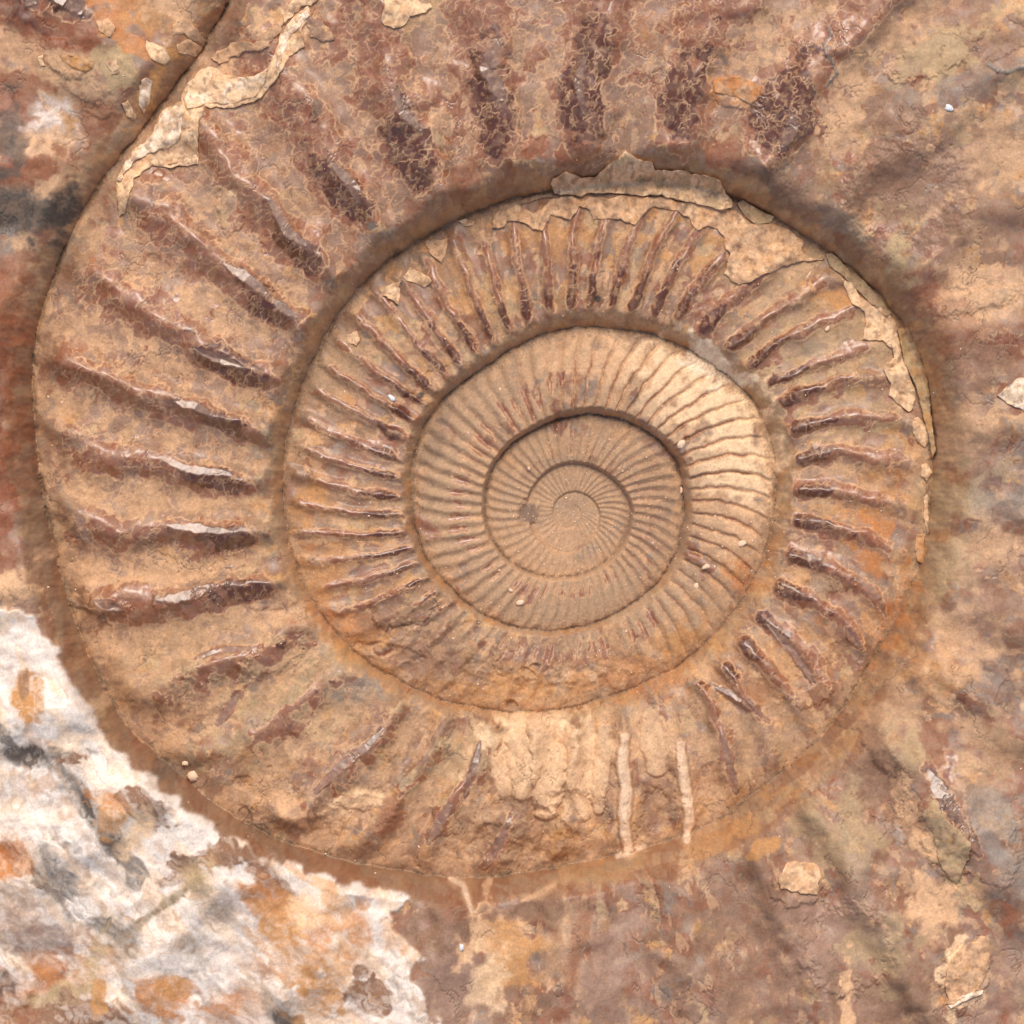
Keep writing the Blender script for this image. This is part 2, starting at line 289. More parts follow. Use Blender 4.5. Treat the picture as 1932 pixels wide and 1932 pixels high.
# big soft tints ------------------------------------------------------------
for a in [
 # top left outermost whorl
 (60,60,110,90,20,'red',.75,.8,.5),(150,20,60,40,30,'dk',.9,.5,.9),(30,110,60,50,0,'peach',.6,.8,.3),(140,90,60,30,20,'rust',.8,.5,.5),(230,20,50,60,30,'orange',.7,.5,.4),
 (300,40,70,40,20,'ochre',.6,.6,.3),(330,20,60,30,0,'peach',.7,.6,.4),(60,250,90,60,30,'mauve',.8,.6,.8),(110,210,40,50,20,'white',.45,.8,.8),(20,330,70,40,0,'red',.7,.7,.5),(20,200,60,25,40,'rust',.8,.5,.5),
 (90,290,60,40,0,'peach',.7,.8,.4),(130,150,60,45,20,'tan',.8,.6,.15),(180,180,50,40,0,'sand',.6,.6,.1),(30,400,60,90,10,'soot',.75,.9,.2),(80,430,60,45,-30,'soot',.7,.9,.2),
 (20,470,50,40,0,'grey',.7,.8,.2),(60,460,50,22,-30,'peach',.7,.8,.2),(120,360,50,60,30,'tan',.7,.8,.2),(20,700,40,180,0,'rust',.75,.6,.5),(10,900,26,160,-4,'red',.9,.5,.5),(25,600,40,80,0,'red',.6,.8,.4),
 (10,1060,40,60,-10,'rust',.7,.7,.4),(60,520,40,60,10,'tan',.5,.8,.3),(15,560,30,40,0,'rust',.6,.6,.3),(30,1110,50,30,30,'peach',.8,.6,.3),(8,800,10,90,0,'dk',.5,.6,.4),
 (70,40,70,26,15,'dk',.7,.5,.8),(150,60,60,30,30,'rust',.8,.6,.5),(30,180,50,40,0,'rust',.7,.6,.5),(70,330,80,34,-20,'rust',.75,.6,.3),(25,270,30,60,0,'soot',.6,.7,.3),(100,420,70,30,-50,'soot',.8,.8,.2),(40,390,60,34,10,'soot',.7,.7,.2),(30,500,50,30,0,'rust',.6,.7,.3),
 (230,130,40,40,30,'khaki',.7,.5,.2),(200,230,60,30,40,'rust',.55,.7,.3),(260,90,50,20,30,'orange',.7,.5,.4),(460,110,90,34,-38,'peach',.8,.5,.1),(430,80,50,20,-38,'soot',.35,.8,.1),(560,40,60,22,-50,'cream',.7,.5,.1),(500,150,60,20,-20,'ochre',.6,.5,.2),(250,250,60,22,-50,'sand',.7,.6,.1),
 (310,170,26,90,32,'ochre',.9,.35,.3),(330,160,16,70,32,'brown',.6,.5,.3),
 # big ribbed whorl, left
 (250,560,90,60,20,'red',.55,.8,.5),(290,400,40,50,30,'red',.55,.7,.5),(480,300,60,80,30,'rust',.45,.8,.5),(600,200,50,60,20,'mauve',.45,.8,.6),(140,690,40,40,0,'red',.6,.8,.4),
 (250,640,110,30,20,'peach',.7,.8,.1),(350,570,90,30,25,'peach',.6,.8,.1),(470,420,70,26,40,'peach',.5,.8,.1),(200,930,90,40,0,'sand',.7,.8,.05),(300,950,120,30,0,'tan',.6,.8,.05),
 (250,1080,120,40,5,'peach',.6,.8,.1),(450,380,30,50,0,'cream',.75,.5,.1),(430,410,20,24,0,'khaki',.6,.5,.1),(590,440,50,50,0,'grey',.3,.9,.1),(500,590,40,40,0,'grey',.3,.9,.1),
 (350,1250,180,60,-20,'khaki',.4,.9,.1),(300,1340,60,50,-10,'rust',.4,.9,.2),(530,1330,160,50,-35,'khaki',.45,.9,.1),(430,1180,130,40,-10,'tan',.5,.9,.1),(560,1170,60,50,30,'peach',.4,.8,.1),
 (330,1440,30,26,20,'soot',.5,.9,0),(560,1530,44,34,10,'peach',.9,.35,.05),(680,1512,40,18,0,'cream',.9,.3,.05),(640,1512,20,12,0,'cream',.8,.3,0),(740,1540,70,22,-30,'rust',.6,.9,.3),
 (790,1630,60,10,4,'peach',.8,.4,.1),(700,1280,60,30,-30,'grey',.5,.9,.2),(240,1280,60,60,0,'tan',.5,.8,.1),(620,1480,60,24,-40,'mauve',.5,.9,.5),(900,1420,70,60,-20,'khaki',.5,.8,.1),
 # bottom of the ribbed whorl
 (1010,1430,100,90,0,'cream',.8,.7,.1),(1100,1450,50,80,0,'cream',.7,.7,.1),(1240,1390,60,50,0,'peach',.7,.8,.1),(1060,1600,70,40,0,'ochre',.5,.9,.1),(960,1560,80,60,0,'brown',.5,.9,.1),
 (1240,1500,40,60,0,'brown',.6,.8,.1),(1340,1500,50,80,0,'tan',.5,.9,.1),(1430,1380,90,60,-20,'sand',.5,.9,.1),(1480,1250,80,70,0,'ochre',.35,.9,.1),(1390,1290,60,30,10,'rust',.4,.9,.3),
 # top of the ribbed whorl
 (760,110,50,60,0,'red',.6,.8,.6),(850,230,70,60,20,'tan',.4,.9,.2),(800,30,120,40,0,'khaki',.5,.9,.1),(960,60,100,60,0,'mauve',.45,.9,.6),(1060,150,60,70,0,'peach',.5,.9,.4),(1130,100,90,90,0,'mauve',.45,.9,.6),
 (1240,60,90,60,0,'red',.45,.9,.6),(1310,20,40,40,0,'red',.7,.8,.6),(1050,290,60,24,5,'red',.75,.6,.6),(1350,290,40,26,5,'red',.7,.6,.5),(1370,190,60,30,10,'orange',.55,.6,.5),(1390,180,30,18,0,'peach',.9,.4,.4),
 (960,120,26,60,0,'tan',.3,.8,.3),(860,330,90,40,-20,'rust',.55,.9,.5),(640,420,60,60,30,'rust',.4,.9,.4),(760,330,60,50,0,'brown',.55,.9,.4),(1480,120,90,90,0,'peach',.6,.9,.3),(1530,200,80,70,-30,'peach',.6,.8,.3),
 (1200,330,120,12,4,'brown',.5,.9,.3),(1450,350,60,22,30,'soot',.5,.9,.2),(1560,420,90,26,38,'grey',.5,.9,.2),(1500,380,60,30,35,'brown',.6,.9,.2),(1590,460,70,12,42,'rust',.6,.7,.3),(1690,600,16,60,-20,'ochre',.8,.6,.3),(1700,550,20,60,-20,'grey',.6,.8,.3),
 # right outermost whorl
 (1700,60,120,60,10,'peach',.55,.9,.3),(1650,60,60,30,0,'brown',.5,.8,.3),(1840,80,90,60,10,'brown',.45,.9,.3),(1760,110,70,40,-25,'khaki',.6,.6,.3),(1600,40,16,14,0,'orange',.6,.8,.3),(1790,180,110,24,-10,'grey',.35,.9,.4),
 (1700,330,90,80,-20,'brown',.7,.8,.4),(1780,310,60,60,0,'mauve',.5,.9,.5),(1880,300,60,60,0,'tan',.7,.9,.3),(1840,430,100,60,-10,'brown',.6,.9,.4),(1660,240,70,30,0,'brown',.5,.9,.4),(1570,240,40,60,20,'peach',.6,.6,.3),
 (1690,480,22,60,10,'khaki',.7,.7,.2),(1740,560,60,40,20,'rust',.6,.7,.4),(1850,560,90,60,-20,'peach',.6,.9,.3),(1900,660,50,40,0,'rust',.7,.8,.5),(1790,650,60,60,0,'rust',.45,.9,.4),(1860,690,60,40,0,'brown',.6,.8,.3),
 (1800,830,60,60,0,'tan',.6,.9,.3),(1880,900,60,50,0,'soot',.4,.9,.4),(1780,930,50,50,0,'khaki',.5,.9,.3),(1900,960,60,40,0,'grey',.4,.9,.4),(1850,1030,80,40,-10,'peach',.6,.9,.3),(1780,1080,50,70,20,'khaki',.5,.9,.2),
 (1860,1130,60,60,0,'brown',.5,.9,.3),(1870,1280,60,60,0,'soot',.35,.9,.4),(1750,1250,70,60,20,'ochre',.4,.9,.3),(1800,1200,60,60,0,'peach',.5,.9,.3),(1680,1350,60,60,0,'tan',.6,.9,.2),(1720,1400,50,40,0,'khaki',.6,.7,.2),
 (1640,1480,60,80,-20,'brown',.7,.8,.2),(1760,1400,24,60,-20,'rust',.7,.6,.4),(1850,1420,60,60,0,'tan',.6,.9,.2),(1860,1560,50,70,-20,'grey',.5,.7,.5),(1900,1620,50,60,0,'grey',.5,.8,.4),(1770,1590,34,70,-20,'khaki',.9,.5,.15),
 (1730,1560,20,90,-30,'peach',.7,.7,.2),(1500,1545,90,30,-20,'brown',.5,.9,.2),(1570,1580,70,70,0,'khaki',.5,.9,.2),(1510,1655,30,34,10,'peach',.95,.3,.1),(1740,1700,40,60,-10,'peach',.8,.6,.2),(1590,1760,90,90,0,'mauve',.6,.8,.5),
 (1520,1760,60,110,0,'mauve',.6,.7,.5),(1680,1880,90,90,0,'brown',.7,.9,.4),(1650,1780,60,60,0,'khaki',.5,.9,.2),(1810,1830,40,60,15,'cream',.85,.4,.15),(1880,1850,60,80,0,'mauve',.5,.9,.4),(1590,1870,12,60,0,'peach',.8,.4,.3),
 (1400,1720,90,110,0,'brown',.5,.9,.2),(1400,1880,90,70,0,'brown',.5,.9,.3),(1150,1820,60,110,0,'mauve',.65,.8,.5),(1060,1760,40,90,10,'tan',.5,.9,.3),(1080,1790,14,90,15,'rust',.5,.9,.3),(1380,1570,90,16,-25,'ochre',.5,.7,.2),(1440,1590,50,14,-15,'ochre',.7,.5,.2),
 (850,1760,70,90,0,'brown',.9,.6,.3),(850,1860,80,90,0,'mauve',.7,.8,.5),(900,1700,60,30,0,'rust',.5,.8,.3),(940,1760,60,60,10,'peach',.9,.5,.3),(960,1800,50,60,0,'ochre',.7,.6,.3),(920,1840,30,60,0,'cream',.6,.8,.3),(1000,1700,60,24,0,'brown',.8,.7,.2),
 # thin-ribbed whorl
 (1520,690,160,200,0,'khaki',.35,.9,.2),(1640,1010,50,60,-20,'orange',.7,.8,.1),(1690,1150,24,70,20,'orange',.65,.7,.1),(1650,900,60,50,0,'ochre',.4,.9,.2),(1570,880,50,50,0,'peach',.5,.9,.1),(1580,560,60,20,10,'ochre',.7,.8,.1),(1400,470,60,16,20,'ochre',.5,.8,.1),
 (1030,440,60,30,0,'ochre',.5,.9,.1),(900,560,60,40,30,'ochre',.4,.9,.1),(640,700,50,60,0,'sand',.7,.9,0),(590,950,30,60,0,'ochre',.6,.9,.1),(610,1080,50,50,0,'ochre',.5,.9,.1),(660,1180,60,30,30,'orange',.5,.9,.1),
 (960,1300,130,40,0,'ochre',.5,.9,.05),(1200,1270,90,50,0,'orange',.35,.9,.1),(1290,1200,70,40,-30,'ochre',.6,.9,.1),(820,1230,90,40,20,'brown',.5,.9,.05),(740,1140,70,34,-10,'brown',.5,.8,.1),(700,1250,60,20,30,'ochre',.6,.8,.1),
 (1060,1240,60,24,0,'rust',.35,.9,.2),(1400,1090,40,40,0,'orange',.5,.9,.05),
 # cream worn whorl and the dusty middle
 (1330,760,110,80,35,'cream',.95,.7,.1),(1390,860,70,120,-5,'cream',.95,.7,.1),(1240,690,90,50,15,'cream',.75,.8,.1),(1110,680,90,40,0,'peach',.7,.9,.05),(1350,690,60,30,35,'pale',.6,.8,.1),(1380,1000,60,50,0,'peach',.7,.9,.1),
 (900,760,90,60,-40,'sand',.7,.9,0),(840,900,50,120,0,'sand',.7,.9,0),(900,1060,90,60,30,'sand',.6,.9,0),(1100,1150,200,50,0,'sand',.8,.9,0),(1080,960,210,190,0,'sand',.55,.9,0),(1040,1040,80,60,0,'tan',.5,.9,0),
 (1230,950,50,80,0,'brown',.25,.9,.1),(820,820,20,90,12,'soot',.25,.9,0),
]: daub(*a)
# seams darken on the inner side of each wall foot; dirt along the big whorls
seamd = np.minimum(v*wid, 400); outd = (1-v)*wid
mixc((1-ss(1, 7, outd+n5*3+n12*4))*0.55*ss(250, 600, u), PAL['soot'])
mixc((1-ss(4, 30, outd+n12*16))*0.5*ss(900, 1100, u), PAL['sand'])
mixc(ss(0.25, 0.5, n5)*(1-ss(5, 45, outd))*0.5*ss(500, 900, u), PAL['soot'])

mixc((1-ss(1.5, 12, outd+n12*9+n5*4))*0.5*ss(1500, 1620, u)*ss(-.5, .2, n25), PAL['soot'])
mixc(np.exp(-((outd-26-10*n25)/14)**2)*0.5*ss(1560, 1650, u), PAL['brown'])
# ---- ribs: polished red-brown where the stone shows through the dust
_q = 0.55+0.45*ss(0, .5, np.abs(n40))
cl = fb(X+_q*13*gn(X/15, Y/15)+3.0*gn(X/6, Y/6), Y+_q*13*gn(X/15+40, Y/15+7)+3.0*gn(X/6+5, Y/6), 46, 3, 51, 0.42)      # curling field (suture-like)
cl2 = fb(X+_q*12*gn(X/12+3, Y/12+9), Y+_q*12*gn(X/12+60, Y/12+27), 34, 2, 52, 0.4)
vin = np.exp(-((v-0.24)/0.14)**2); vmid = np.exp(-((v-0.42)/0.25)**2)
lee = (fr > 0)*1.0
crest2 = np.exp(-(np.abs((fr+0.06)/0.22))**3)
topf = np.clip(0.5+0.5*np.cos(np.radians(aa-0)), 0, 1)
def side(a0, w):                    # window around a compass angle
    dlt = (aa-a0+180) % 360-180
    return np.exp(-(dlt/w)**2)
bigband = big*(1-ss(1830, 1842, u))
band2 = np.exp(-(np.abs((fr+0.02)/0.25))**4)*ss(0.04, 0.12, v-wallw*0.6)*(1-ss(0.78, 0.92, v))
redness = bigband*vwin*(crest2*(0.2*vmid+0.5*vin)+0.40*band2)*wear*(1-0.55*side(205, 35))*(1-0.6*side(150, 25))
rv = np.random.default_rng(12).uniform(0.55, 1.1, len(pos)+5)[np.clip(ribi, 0, len(pos)-1)]
redness *= rv*(0.8+0.35*ss(-.4, .4, fb(X, Y, 80, 2, 59)))
redness += bigband*0.24*side(345, 70)*vwin*ss(0.1, 0.25, v)
cream_zone = np.exp(-((X-1130)/190)**2-((Y-1480)/150)**2)
redness *= 1-0.75*ss(0.3, 0.8, cream_zone)
crest3 = np.exp(-(fr/0.17)**2)
redness += mid*0.30*np.exp(-(np.abs(fr)/0.17)**4)*ss(0.08, 0.16, v)*(1-ss(0.82, 0.93, v))*wear*(1-0.7*sideA(200, 35))
redness += mid*vwin*wear*(0.72*crest3*vmid+0.62*np.exp(-((v-0.2)/0.1)**2)*np.exp(-(fr/0.3)**2)+0.16*side(80, 60)*vwin)*np.interp(aa, [0,150,170,230,250,360], [1,1,.3,.3,1,1])
worn = ss(620, 760, u)*(1-mid-big).clip(0, 1)
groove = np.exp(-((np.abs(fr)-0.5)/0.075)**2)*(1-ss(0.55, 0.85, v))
redness += worn*vwin*0.42*np.where(np.abs((aa-70+180) % 360-180) < 70, groove, np.exp(-((np.abs(fr)-0.35)/0.2)**2)*np.exp(-((v-0.3)/0.22)**2))
for (x, y, rx, ry, k_) in ((1110,265,60,45,.5),(1280,260,36,60,.55),(1470,250,45,60,.45),(945,265,40,50,.5),(790,340,30,30,.4),(500,720,40,22,.5),(400,670,60,20,.3),(560,600,50,26,.35),
                            (780,330,26,50,.3),(650,350,26,60,.3),(480,500,60,30,.2),(190,1140,40,16,.5),(330,1130,40,20,.3),(590,1200,20,26,.5),(1890,640,60,20,.3),(1780,1440,24,40,.4),(130,25,50,26,.6),(770,760,30,40,.3),(730,830,30,50,.25)):
    g = np.exp(-(((X-x)/rx)**2+((Y-y)/ry)**2)); redness += k_*g
dustm = ss(0.24, 0.34, np.abs(fr-0.02)+0.12*n25)*bigband*(0.35+0.65*sideA(270, 75))*(1-0.7*sideA(5, 45))*ss(.05, .2, v)
mixc(dustm*0.65*ss(-.5, .2, n40), PAL['tan']); mixc(dustm*0.4*ss(0, .2, n25), PAL['peach']); gloss *= 1-0.7*dustm
sheen = 0.6*bigband*np.exp(-((fr-0.07)/0.085)**2)*np.exp(-((v-np.interp(aa,[0,90,180,270,360],[.42,.4,.5,.42,.42]))/0.14)**2)*wear*(0.75+0.25*np.sin(ribi*2.4))
redness += 0.42*sheen
STROKES = (((722,1378),(690,1412),(640,1462),(604,1502)),9,4), (((906,1398),(896,1440),(878,1500)),8,3), (((868,1530),(846,1562),(812,1590)),11,5), (((943,1540),(948,1590),(912,1640)),9,5), (((1372,1385),(1394,1430),(1404,1490)),8,4), \
    (((1345,1295),(1400,1320),(1450,1360)),8,3), (((448,1312),(412,1366)),9,3), (((370,1240),(420,1225),(470,1222)),7,3), (((400,1085),(350,1118),(300,1142)),11,5), (((180,1135),(230,1150)),9,3), (((1742,1448),(1772,1500),(1800,1545)),15,7), \
    (((1818,1560),(1836,1605)),8,4), (((95,2),(130,18),(160,34)),22,5), (((60,6),(75,16)),12,3), (((1470,225),(1490,250),(1480,290)),13,4), (((1450,1180),(1500,1230),(1535,1290)),8,3), (((560,600),(520,570)),9,3), \
    (((1100,110),(1090,160),(1100,220)),9,3), (((925,90),(925,140),(930,200)),17,6), (((745,180),(765,220),(778,262)),11,5), (((500,395),(545,440),(580,468)),11,5), (((420,512),(460,545),(500,565)),11,4), (((625,320),(655,360),(660,400)),10,4), \
    (((370,660),(420,680),(460,695)),9,3), (((330,782),(370,784),(400,790)),9,4), (((310,888),(360,892),(440,898)),8,4), (((320,1010),(380,1012),(440,1008)),9,4), (((1620,1090),(1660,1130),(1675,1165)),7,2), (((1600,1190),(1625,1225)),7,2)
strk_d = 0*X; strk_m = np.zeros_like(X); FZ = z.copy(); FW = 0*X; FD = 0*X+1e3
_zs = blur(blur(z)); zq = lambda a_, b_: float(_zs[np.searchsorted(gy, b_), np.searchsorted(gx, a_)])

def snap(p):
    if h_ < 4 or p[1] > 1600 or p[0] > 1500: return p
    nx_, ny_ = p[0]-CX, p[1]-CY; L0 = math.hypot(nx_, ny_); tx_, ty_ = -ny_/L0, nx_/L0
    best = max(range(-20, 21, 2), key=lambda k_: (zq(p[0]+tx_*k_, p[1]+ty_*k_) if 0 < p[1]+ty_*k_ else -1e9)-0.02*abs(k_))
    return (p[0]+tx_*best, p[1]+ty_*best-3)
for pts, w_, h_ in STROKES:
    pts = [snap(p) for p in pts]
    tot_ = sum(math.hypot(q_[0]-p[0], q_[1]-p[1]) for p, q_ in zip(pts[:-1], pts[1:])); acc_ = 0
    for (p, q_) in zip(pts[:-1], pts[1:]):
        dx, dy = q_[0]-p[0], q_[1]-p[1]; L_ = math.hypot(dx, dy)
        tt = np.clip(((X-p[0])*dx+(Y-p[1])*dy)/(dx*dx+dy*dy), 0, 1); dd0 = np.hypot(X-p[0]-tt*dx, Y-p[1]-tt*dy); dd = dd0+4*n12
        sel = dd0 < w_*1.4; zl = zq(*p)*(1-tt)+zq(*q_)*tt; yl = p[1]+tt*dy
        gp = (acc_+tt*L_)/tot_; wl = w_*(0.15+1.05*np.sin(np.pi*np.clip(gp, 0.02, 0.98))**0.7)
        FZ = np.where(dd0 < FD, np.maximum(zl+0.5+0.28*(Y-yl)+0.5*n25, z-1.5), FZ); FW = np.maximum(FW, 1-ss(0.7, 1.25, dd0/wl+0.30*n25+0.18*n12)); FD = np.minimum(FD, dd0)
        mm_ = np.exp(-(dd/w_)**2)
        strk_m = np.maximum(strk_m, mm_); acc_ += L_
z += (FZ-z)*FW
redness = np.maximum(redness, np.maximum(strk_m*0.75, FW*0.9))
RD = redness*(1+0.5*fb(TX, TY*0.4, 40, 2, 58))+0.26*cl
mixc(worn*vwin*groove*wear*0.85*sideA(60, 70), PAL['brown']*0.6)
redm = ss(0.30, 0.325, RD)
z += zn*(1-0.8*np.maximum(ss(0.1, 0.4, redness), blur(blur(pm))))
deep = ss(0.53, 0.62, redness*(0.45+0.65*np.exp(-((v-.2)/.14)**2)+0.4*strk_d)+0.30*fb(X, Y, 34, 4, 55))
mixc(redm*0.85, PAL['red'])
mixc(redm*ss(0.0, 0.5, n25+0.2)*0.4, PAL['mauve'])
mixc(redm*deep*0.93, PAL['dk'])
mixc(ss(0.35, 0.7, np.maximum(strk_m, sheen*.8))*redm*0.6, PAL['mauve']*0.6)  # mauve sheen tint painted where the crest highlights sit
mixc(redm*ss(0.2, 0.5, cl2)*0.35*(1-deep), PAL['rust'])
dust = ss(0.25, 0.5, fb(X, Y, 14, 4, 56, 0.6))*redm
mixc(dust*0.45, PAL['tan'])
gloss += (np.maximum(gloss, 0.92*(1-0.6*dust))-gloss)*redm
# thin tan lines that curl round the red patches
def linewidth(f, lev, w0, w1):
    g0, g1 = np.gradient(f, gy, gx)
    dd = np.abs(f-lev)/np.maximum(np.hypot(g0, g1), 1e-4)
    return 1-ss(w0, w1, dd)
ln = linewidth(RD, 0.31, 0.9, 2.3)*ss(0.1, 0.25, redness)
cz = bigband*(0.55+0.6*side(350, 65)+0.45*side(280, 50))*ss(0.05, 0.15, v)*(1-ss(0.82, 0.95, v))*(1-ss(.2,.6,cream_zone))*(1-0.7*side(220, 50))+mid*0.85*vwin*(1-side(200, 40))
cz += 0.9*np.exp(-(((X-1850)/120)**2+((Y-620)/60)**2))+0.8*np.exp(-(((X-1650)/110)**2+((Y-1340)/50)**2))+0.8*np.exp(-(((X-1820)/110)**2+((Y-1130)/90)**2))
zone = ss(0.08, 0.2, redness+0.25*pm*bigband)*ss(0.50, 0.62, cz+0.9*fb(X, Y, 55, 3, 57))
ln2 = linewidth(cl2, 0.02, 0.4, 1.7)*zone
ln3 = linewidth(cl, 0.08, 0.4, 1.7)*zone*(1-mid*0.5)
fill = zone*ss(0.0, 0.05, cl2)*0.8*(1-redm)
mixc(fill*0.8, PAL['mauve']*0.9); gloss += 0.45*fill*(1-gloss)
lines = (1-0.8*FW)*np.maximum(ln, np.maximum(ln2, ln3)*0.9)*(0.45+0.55*ss(-.25, .2, n25))
mixc(lines*0.85, PAL['peach'])
z += -redm*0.25
gloss *= 1-0.5*lines
gloss = np.maximum(gloss, 0.86*FW); mixc(FW*0.15, PAL['mauve'])  # facets: real gloss, plus a faint highlight tint painted into the colour

# ---- white crystalline calcite at the lower left
wx, wy = X+26*warp, Y+26*fb(X, Y, 60, 3, 12)
wpoly = [(-1400,1120),(-20,1150),(20,1150),(110,1160),(230,1300),(330,1440),(460,1540),(600,1600),(700,1640),(770,1680),(735,1740),(800,1790),(780,1830),(820,1900),(780,2600),(-1400,3300)]
def inpoly(px, py, poly):
    m = np.zeros(px.shape, bool); n = len(poly)
    for i in range(n):
        x0, y0 = poly[i]; x1, y1 = poly[(i+1) % n]
        if y0 == y1: continue
        cnd = ((y0 > py) != (y1 > py)) & (px < (x1-x0)*(py-y0)/(y1-y0)+x0)
        m ^= cnd
    return m
white_in = inpoly(X+20*NZ, Y+12*NZ, wpoly) & (Y > 1100) & (u > 1860) & ((v-wallw)*wid > -16+12*NZ+1.0*n12+22*(1-ss(1160, 1240, Y)))
whitef = white_in.astype(f32)
whitef = blur(blur(whitef))
wcol = np.empty_like(col); wcol[:] = PAL['white']
def wmix(m, c):
    global wcol
    wcol += (np.asarray(c, f32)-wcol)*np.clip(m, 0, 1)[..., None].astype(f32)
flow = fb((X*0.7+Y*0.7)*.6+40*warp, (Y*0.7-X*0.7)*2.0+30*warp, 75, 3, 61, 0.36)
flow2 = fb((X*0.8-Y*0.6)*2.2+50*warp, (Y*0.8+X*0.6)*.7+50*warp, 66, 3, 62, 0.36)
lip = np.exp(-(((v-wallw)*wid-30)/45)**2)
strk = fb(TX*0.22+34*warp, TY*1.1+10*n40, 38, 3, 66, 0.38)
wmix(ss(0.05, 0.5, flow)*0.5, PAL['cream'])
wmix(ss(0.2, 0.6, strk)*(1-0.8*lip)*0.45, PAL['sand'])
wmix(ss(0.25, 0.6, -strk)*(1-0.8*lip)*0.45, PAL['ochre'])
wmix(ss(0.2, 0.7, flow2)*0.35*(1-lip), PAL['mauve'])
wmix(ss(0.3, 0.6, -flow2)*0.4*(1-lip)*ss(1500, 1600, Y), PAL['grey'])
col += (wcol-col)*whitef[..., None]
gloss += (0.5-gloss)*whitef
EXT = []
_c0 = col.copy(); _g0 = gloss.copy()
_NZs = NZ; FIB = ss(-0.35, 0.35, fb(TX*0.25+30*warp, TY+8*n40, 12, 4, 69, 0.55)+0.5*fb(X, Y, 60, 3, 67))
NZ = 0.55*strk+0.35*flow2+0.15*fb(X, Y, 30, 3, 68, 0.4)
for a in [
 (65,1310,30,46,0,'ochre',.95,.4,.2,0,.6),(60,1290,12,26,0,'brown',.6,.5,.2,0,.6),(66,1420,60,20,8,'soot',.75,.8,.2,0,.5),(110,1415,70,10,0,'soot',.55,.8,.2),(20,1380,20,14,40,'grey',.8,.8,.2),
 (150,1470,40,18,45,'grey',.9,.8,.3),(190,1530,50,20,52,'soot',.85,.8,.3),(235,1590,40,20,68,'soot',.75,.8,.3),(262,1645,22,34,10,'grey',.9,.4,.3),(228,1530,30,34,40,'ochre',.85,.6,.3),(215,1500,40,14,20,'orange',.7,.7,.3),
 (290,1515,60,26,36,'brown',.95,.25,.2,1.5,.7),(600,1655,60,12,22,'peach',.7,.6,.3),(150,1430,34,7,8,'brown',.9,.3,.2),(165,1420,20,14,30,'brown',.8,.4,.2),(420,1610,90,18,-6,'brown',.9,.3,.2,1.5,.8),(430,1600,30,24,0,'brown',.9,.3,.2,0,.7),(350,1645,40,16,-20,'brown',.7,.5,.2),
 (520,1660,70,30,48,'brown',.85,.5,.25,1,.7),(505,1690,70,34,45,'orange',.75,.7,.3),(530,1740,40,60,10,'ochre',.7,.8,.3),(560,1790,40,60,0,'ochre',.6,.8,.3),(610,1750,24,90,12,'orange',.6,.8,.3),(590,1700,30,40,20,'cream',.7,.8,.3),
 (35,1610,54,44,-10,'orange',.95,.35,.3,-1,.7),(50,1600,30,20,0,'rust',.5,.6,.3),(120,1640,44,60,-30,'soot',.55,.9,.2,-3,1.1),(95,1600,30,20,0,'grey',.6,.8,.3,-2),(150,1680,40,40,30,'grey',.5,.9,.3,-2),
 (210,1740,60,16,38,'grey',.8,.9,.3),(240,1750,36,24,30,'soot',.55,.9,.3,-2),(340,1680,90,12,-38,'khaki',.8,.8,.3),(330,1690,110,8,-36,'soot',.5,.8,.3),(390,1640,40,30,-30,'khaki',.6,.9,.3),(410,1690,50,30,-20,'grey',.5,.9,.4),
 (270,1800,60,60,0,'grey',.35,.9,.4),(370,1780,40,30,20,'grey',.55,.9,.5),(375,1810,24,14,10,'grey',.7,.7,.4),(150,1840,90,50,-20,'ochre',.45,.9,.3),(100,1830,44,24,-40,'rust',.65,.7,.3),(90,1800,30,24,0,'orange',.55,.8,.3),
 (50,1850,80,30,10,'orange',.45,.9,.3),(100,1880,120,22,-22,'khaki',.9,.5,.2),(150,1920,100,50,-10,'brown',.85,.5,.2),(30,1900,50,40,0,'rust',.6,.8,.3),(20,1840,40,20,0,'soot',.6,.8,.2),(190,1800,12,60,20,'khaki',.6,.6,.3),
 (200,1870,14,40,8,'ochre',.8,.5,.3),(320,1870,50,40,10,'orange',.7,.7,.3),(330,1850,30,26,0,'ochre',.7,.7,.3),(460,1900,70,50,0,'mauve',.6,.9,.4),(440,1880,30,20,0,'orange',.5,.8,.3),(540,1900,30,50,0,'grey',.7,.8,.5),(545,1925,34,24,0,'soot',.8,.5,.3),
 (480,1810,60,14,30,'mauve',.6,.8,.3),(420,1800,50,40,0,'white',.5,.9,.4),(600,1860,40,60,10,'ochre',.6,.7,.3),(650,1800,26,90,16,'ochre',.6,.8,.3),(680,1750,26,70,12,'orange',.55,.8,.3),(750,1750,30,40,0,'peach',.6,.8,.3),
 (700,1870,50,30,30,'brown',.95,.25,.2,-1,.6),(690,1820,20,18,0,'brown',.8,.3,.2),(730,1860,20,6,20,'brown',.9,.4,.2),(640,1700,30,30,30,'peach',.6,.8,.3),(100,1760,60,30,0,'mauve',.5,.9,.4),(40,1720,60,50,0,'mauve',.55,.9,.4),
 (180,1700,30,22,0,'white',.8,.6,.6),(270,1560,20,40,30,'cream',.7,.8,.4),(330,1800,70,22,-10,'white',.7,.8,.5),(60,1540,60,30,-10,'white',.6,.9,.5),
]: daub(*a)
_keep = (1-whitef); NZ = _NZs; FIB = None
col = col*whitef[..., None]+_c0*_keep[..., None]; gloss = gloss*whitef+_g0*_keep
# rusty hairline cracks on the white
crk = linewidth(flow, 0.0, 0.5, 1.6)*ss(0.05, 0.4, fb(X, Y, 110, 2, 64))
mixc(crk*whitef*0.5, PAL['ochre'])
z += whitef*(6+9.0*fb(wX, wY, 110, 2, 65, 0.35)+0.4*strk)
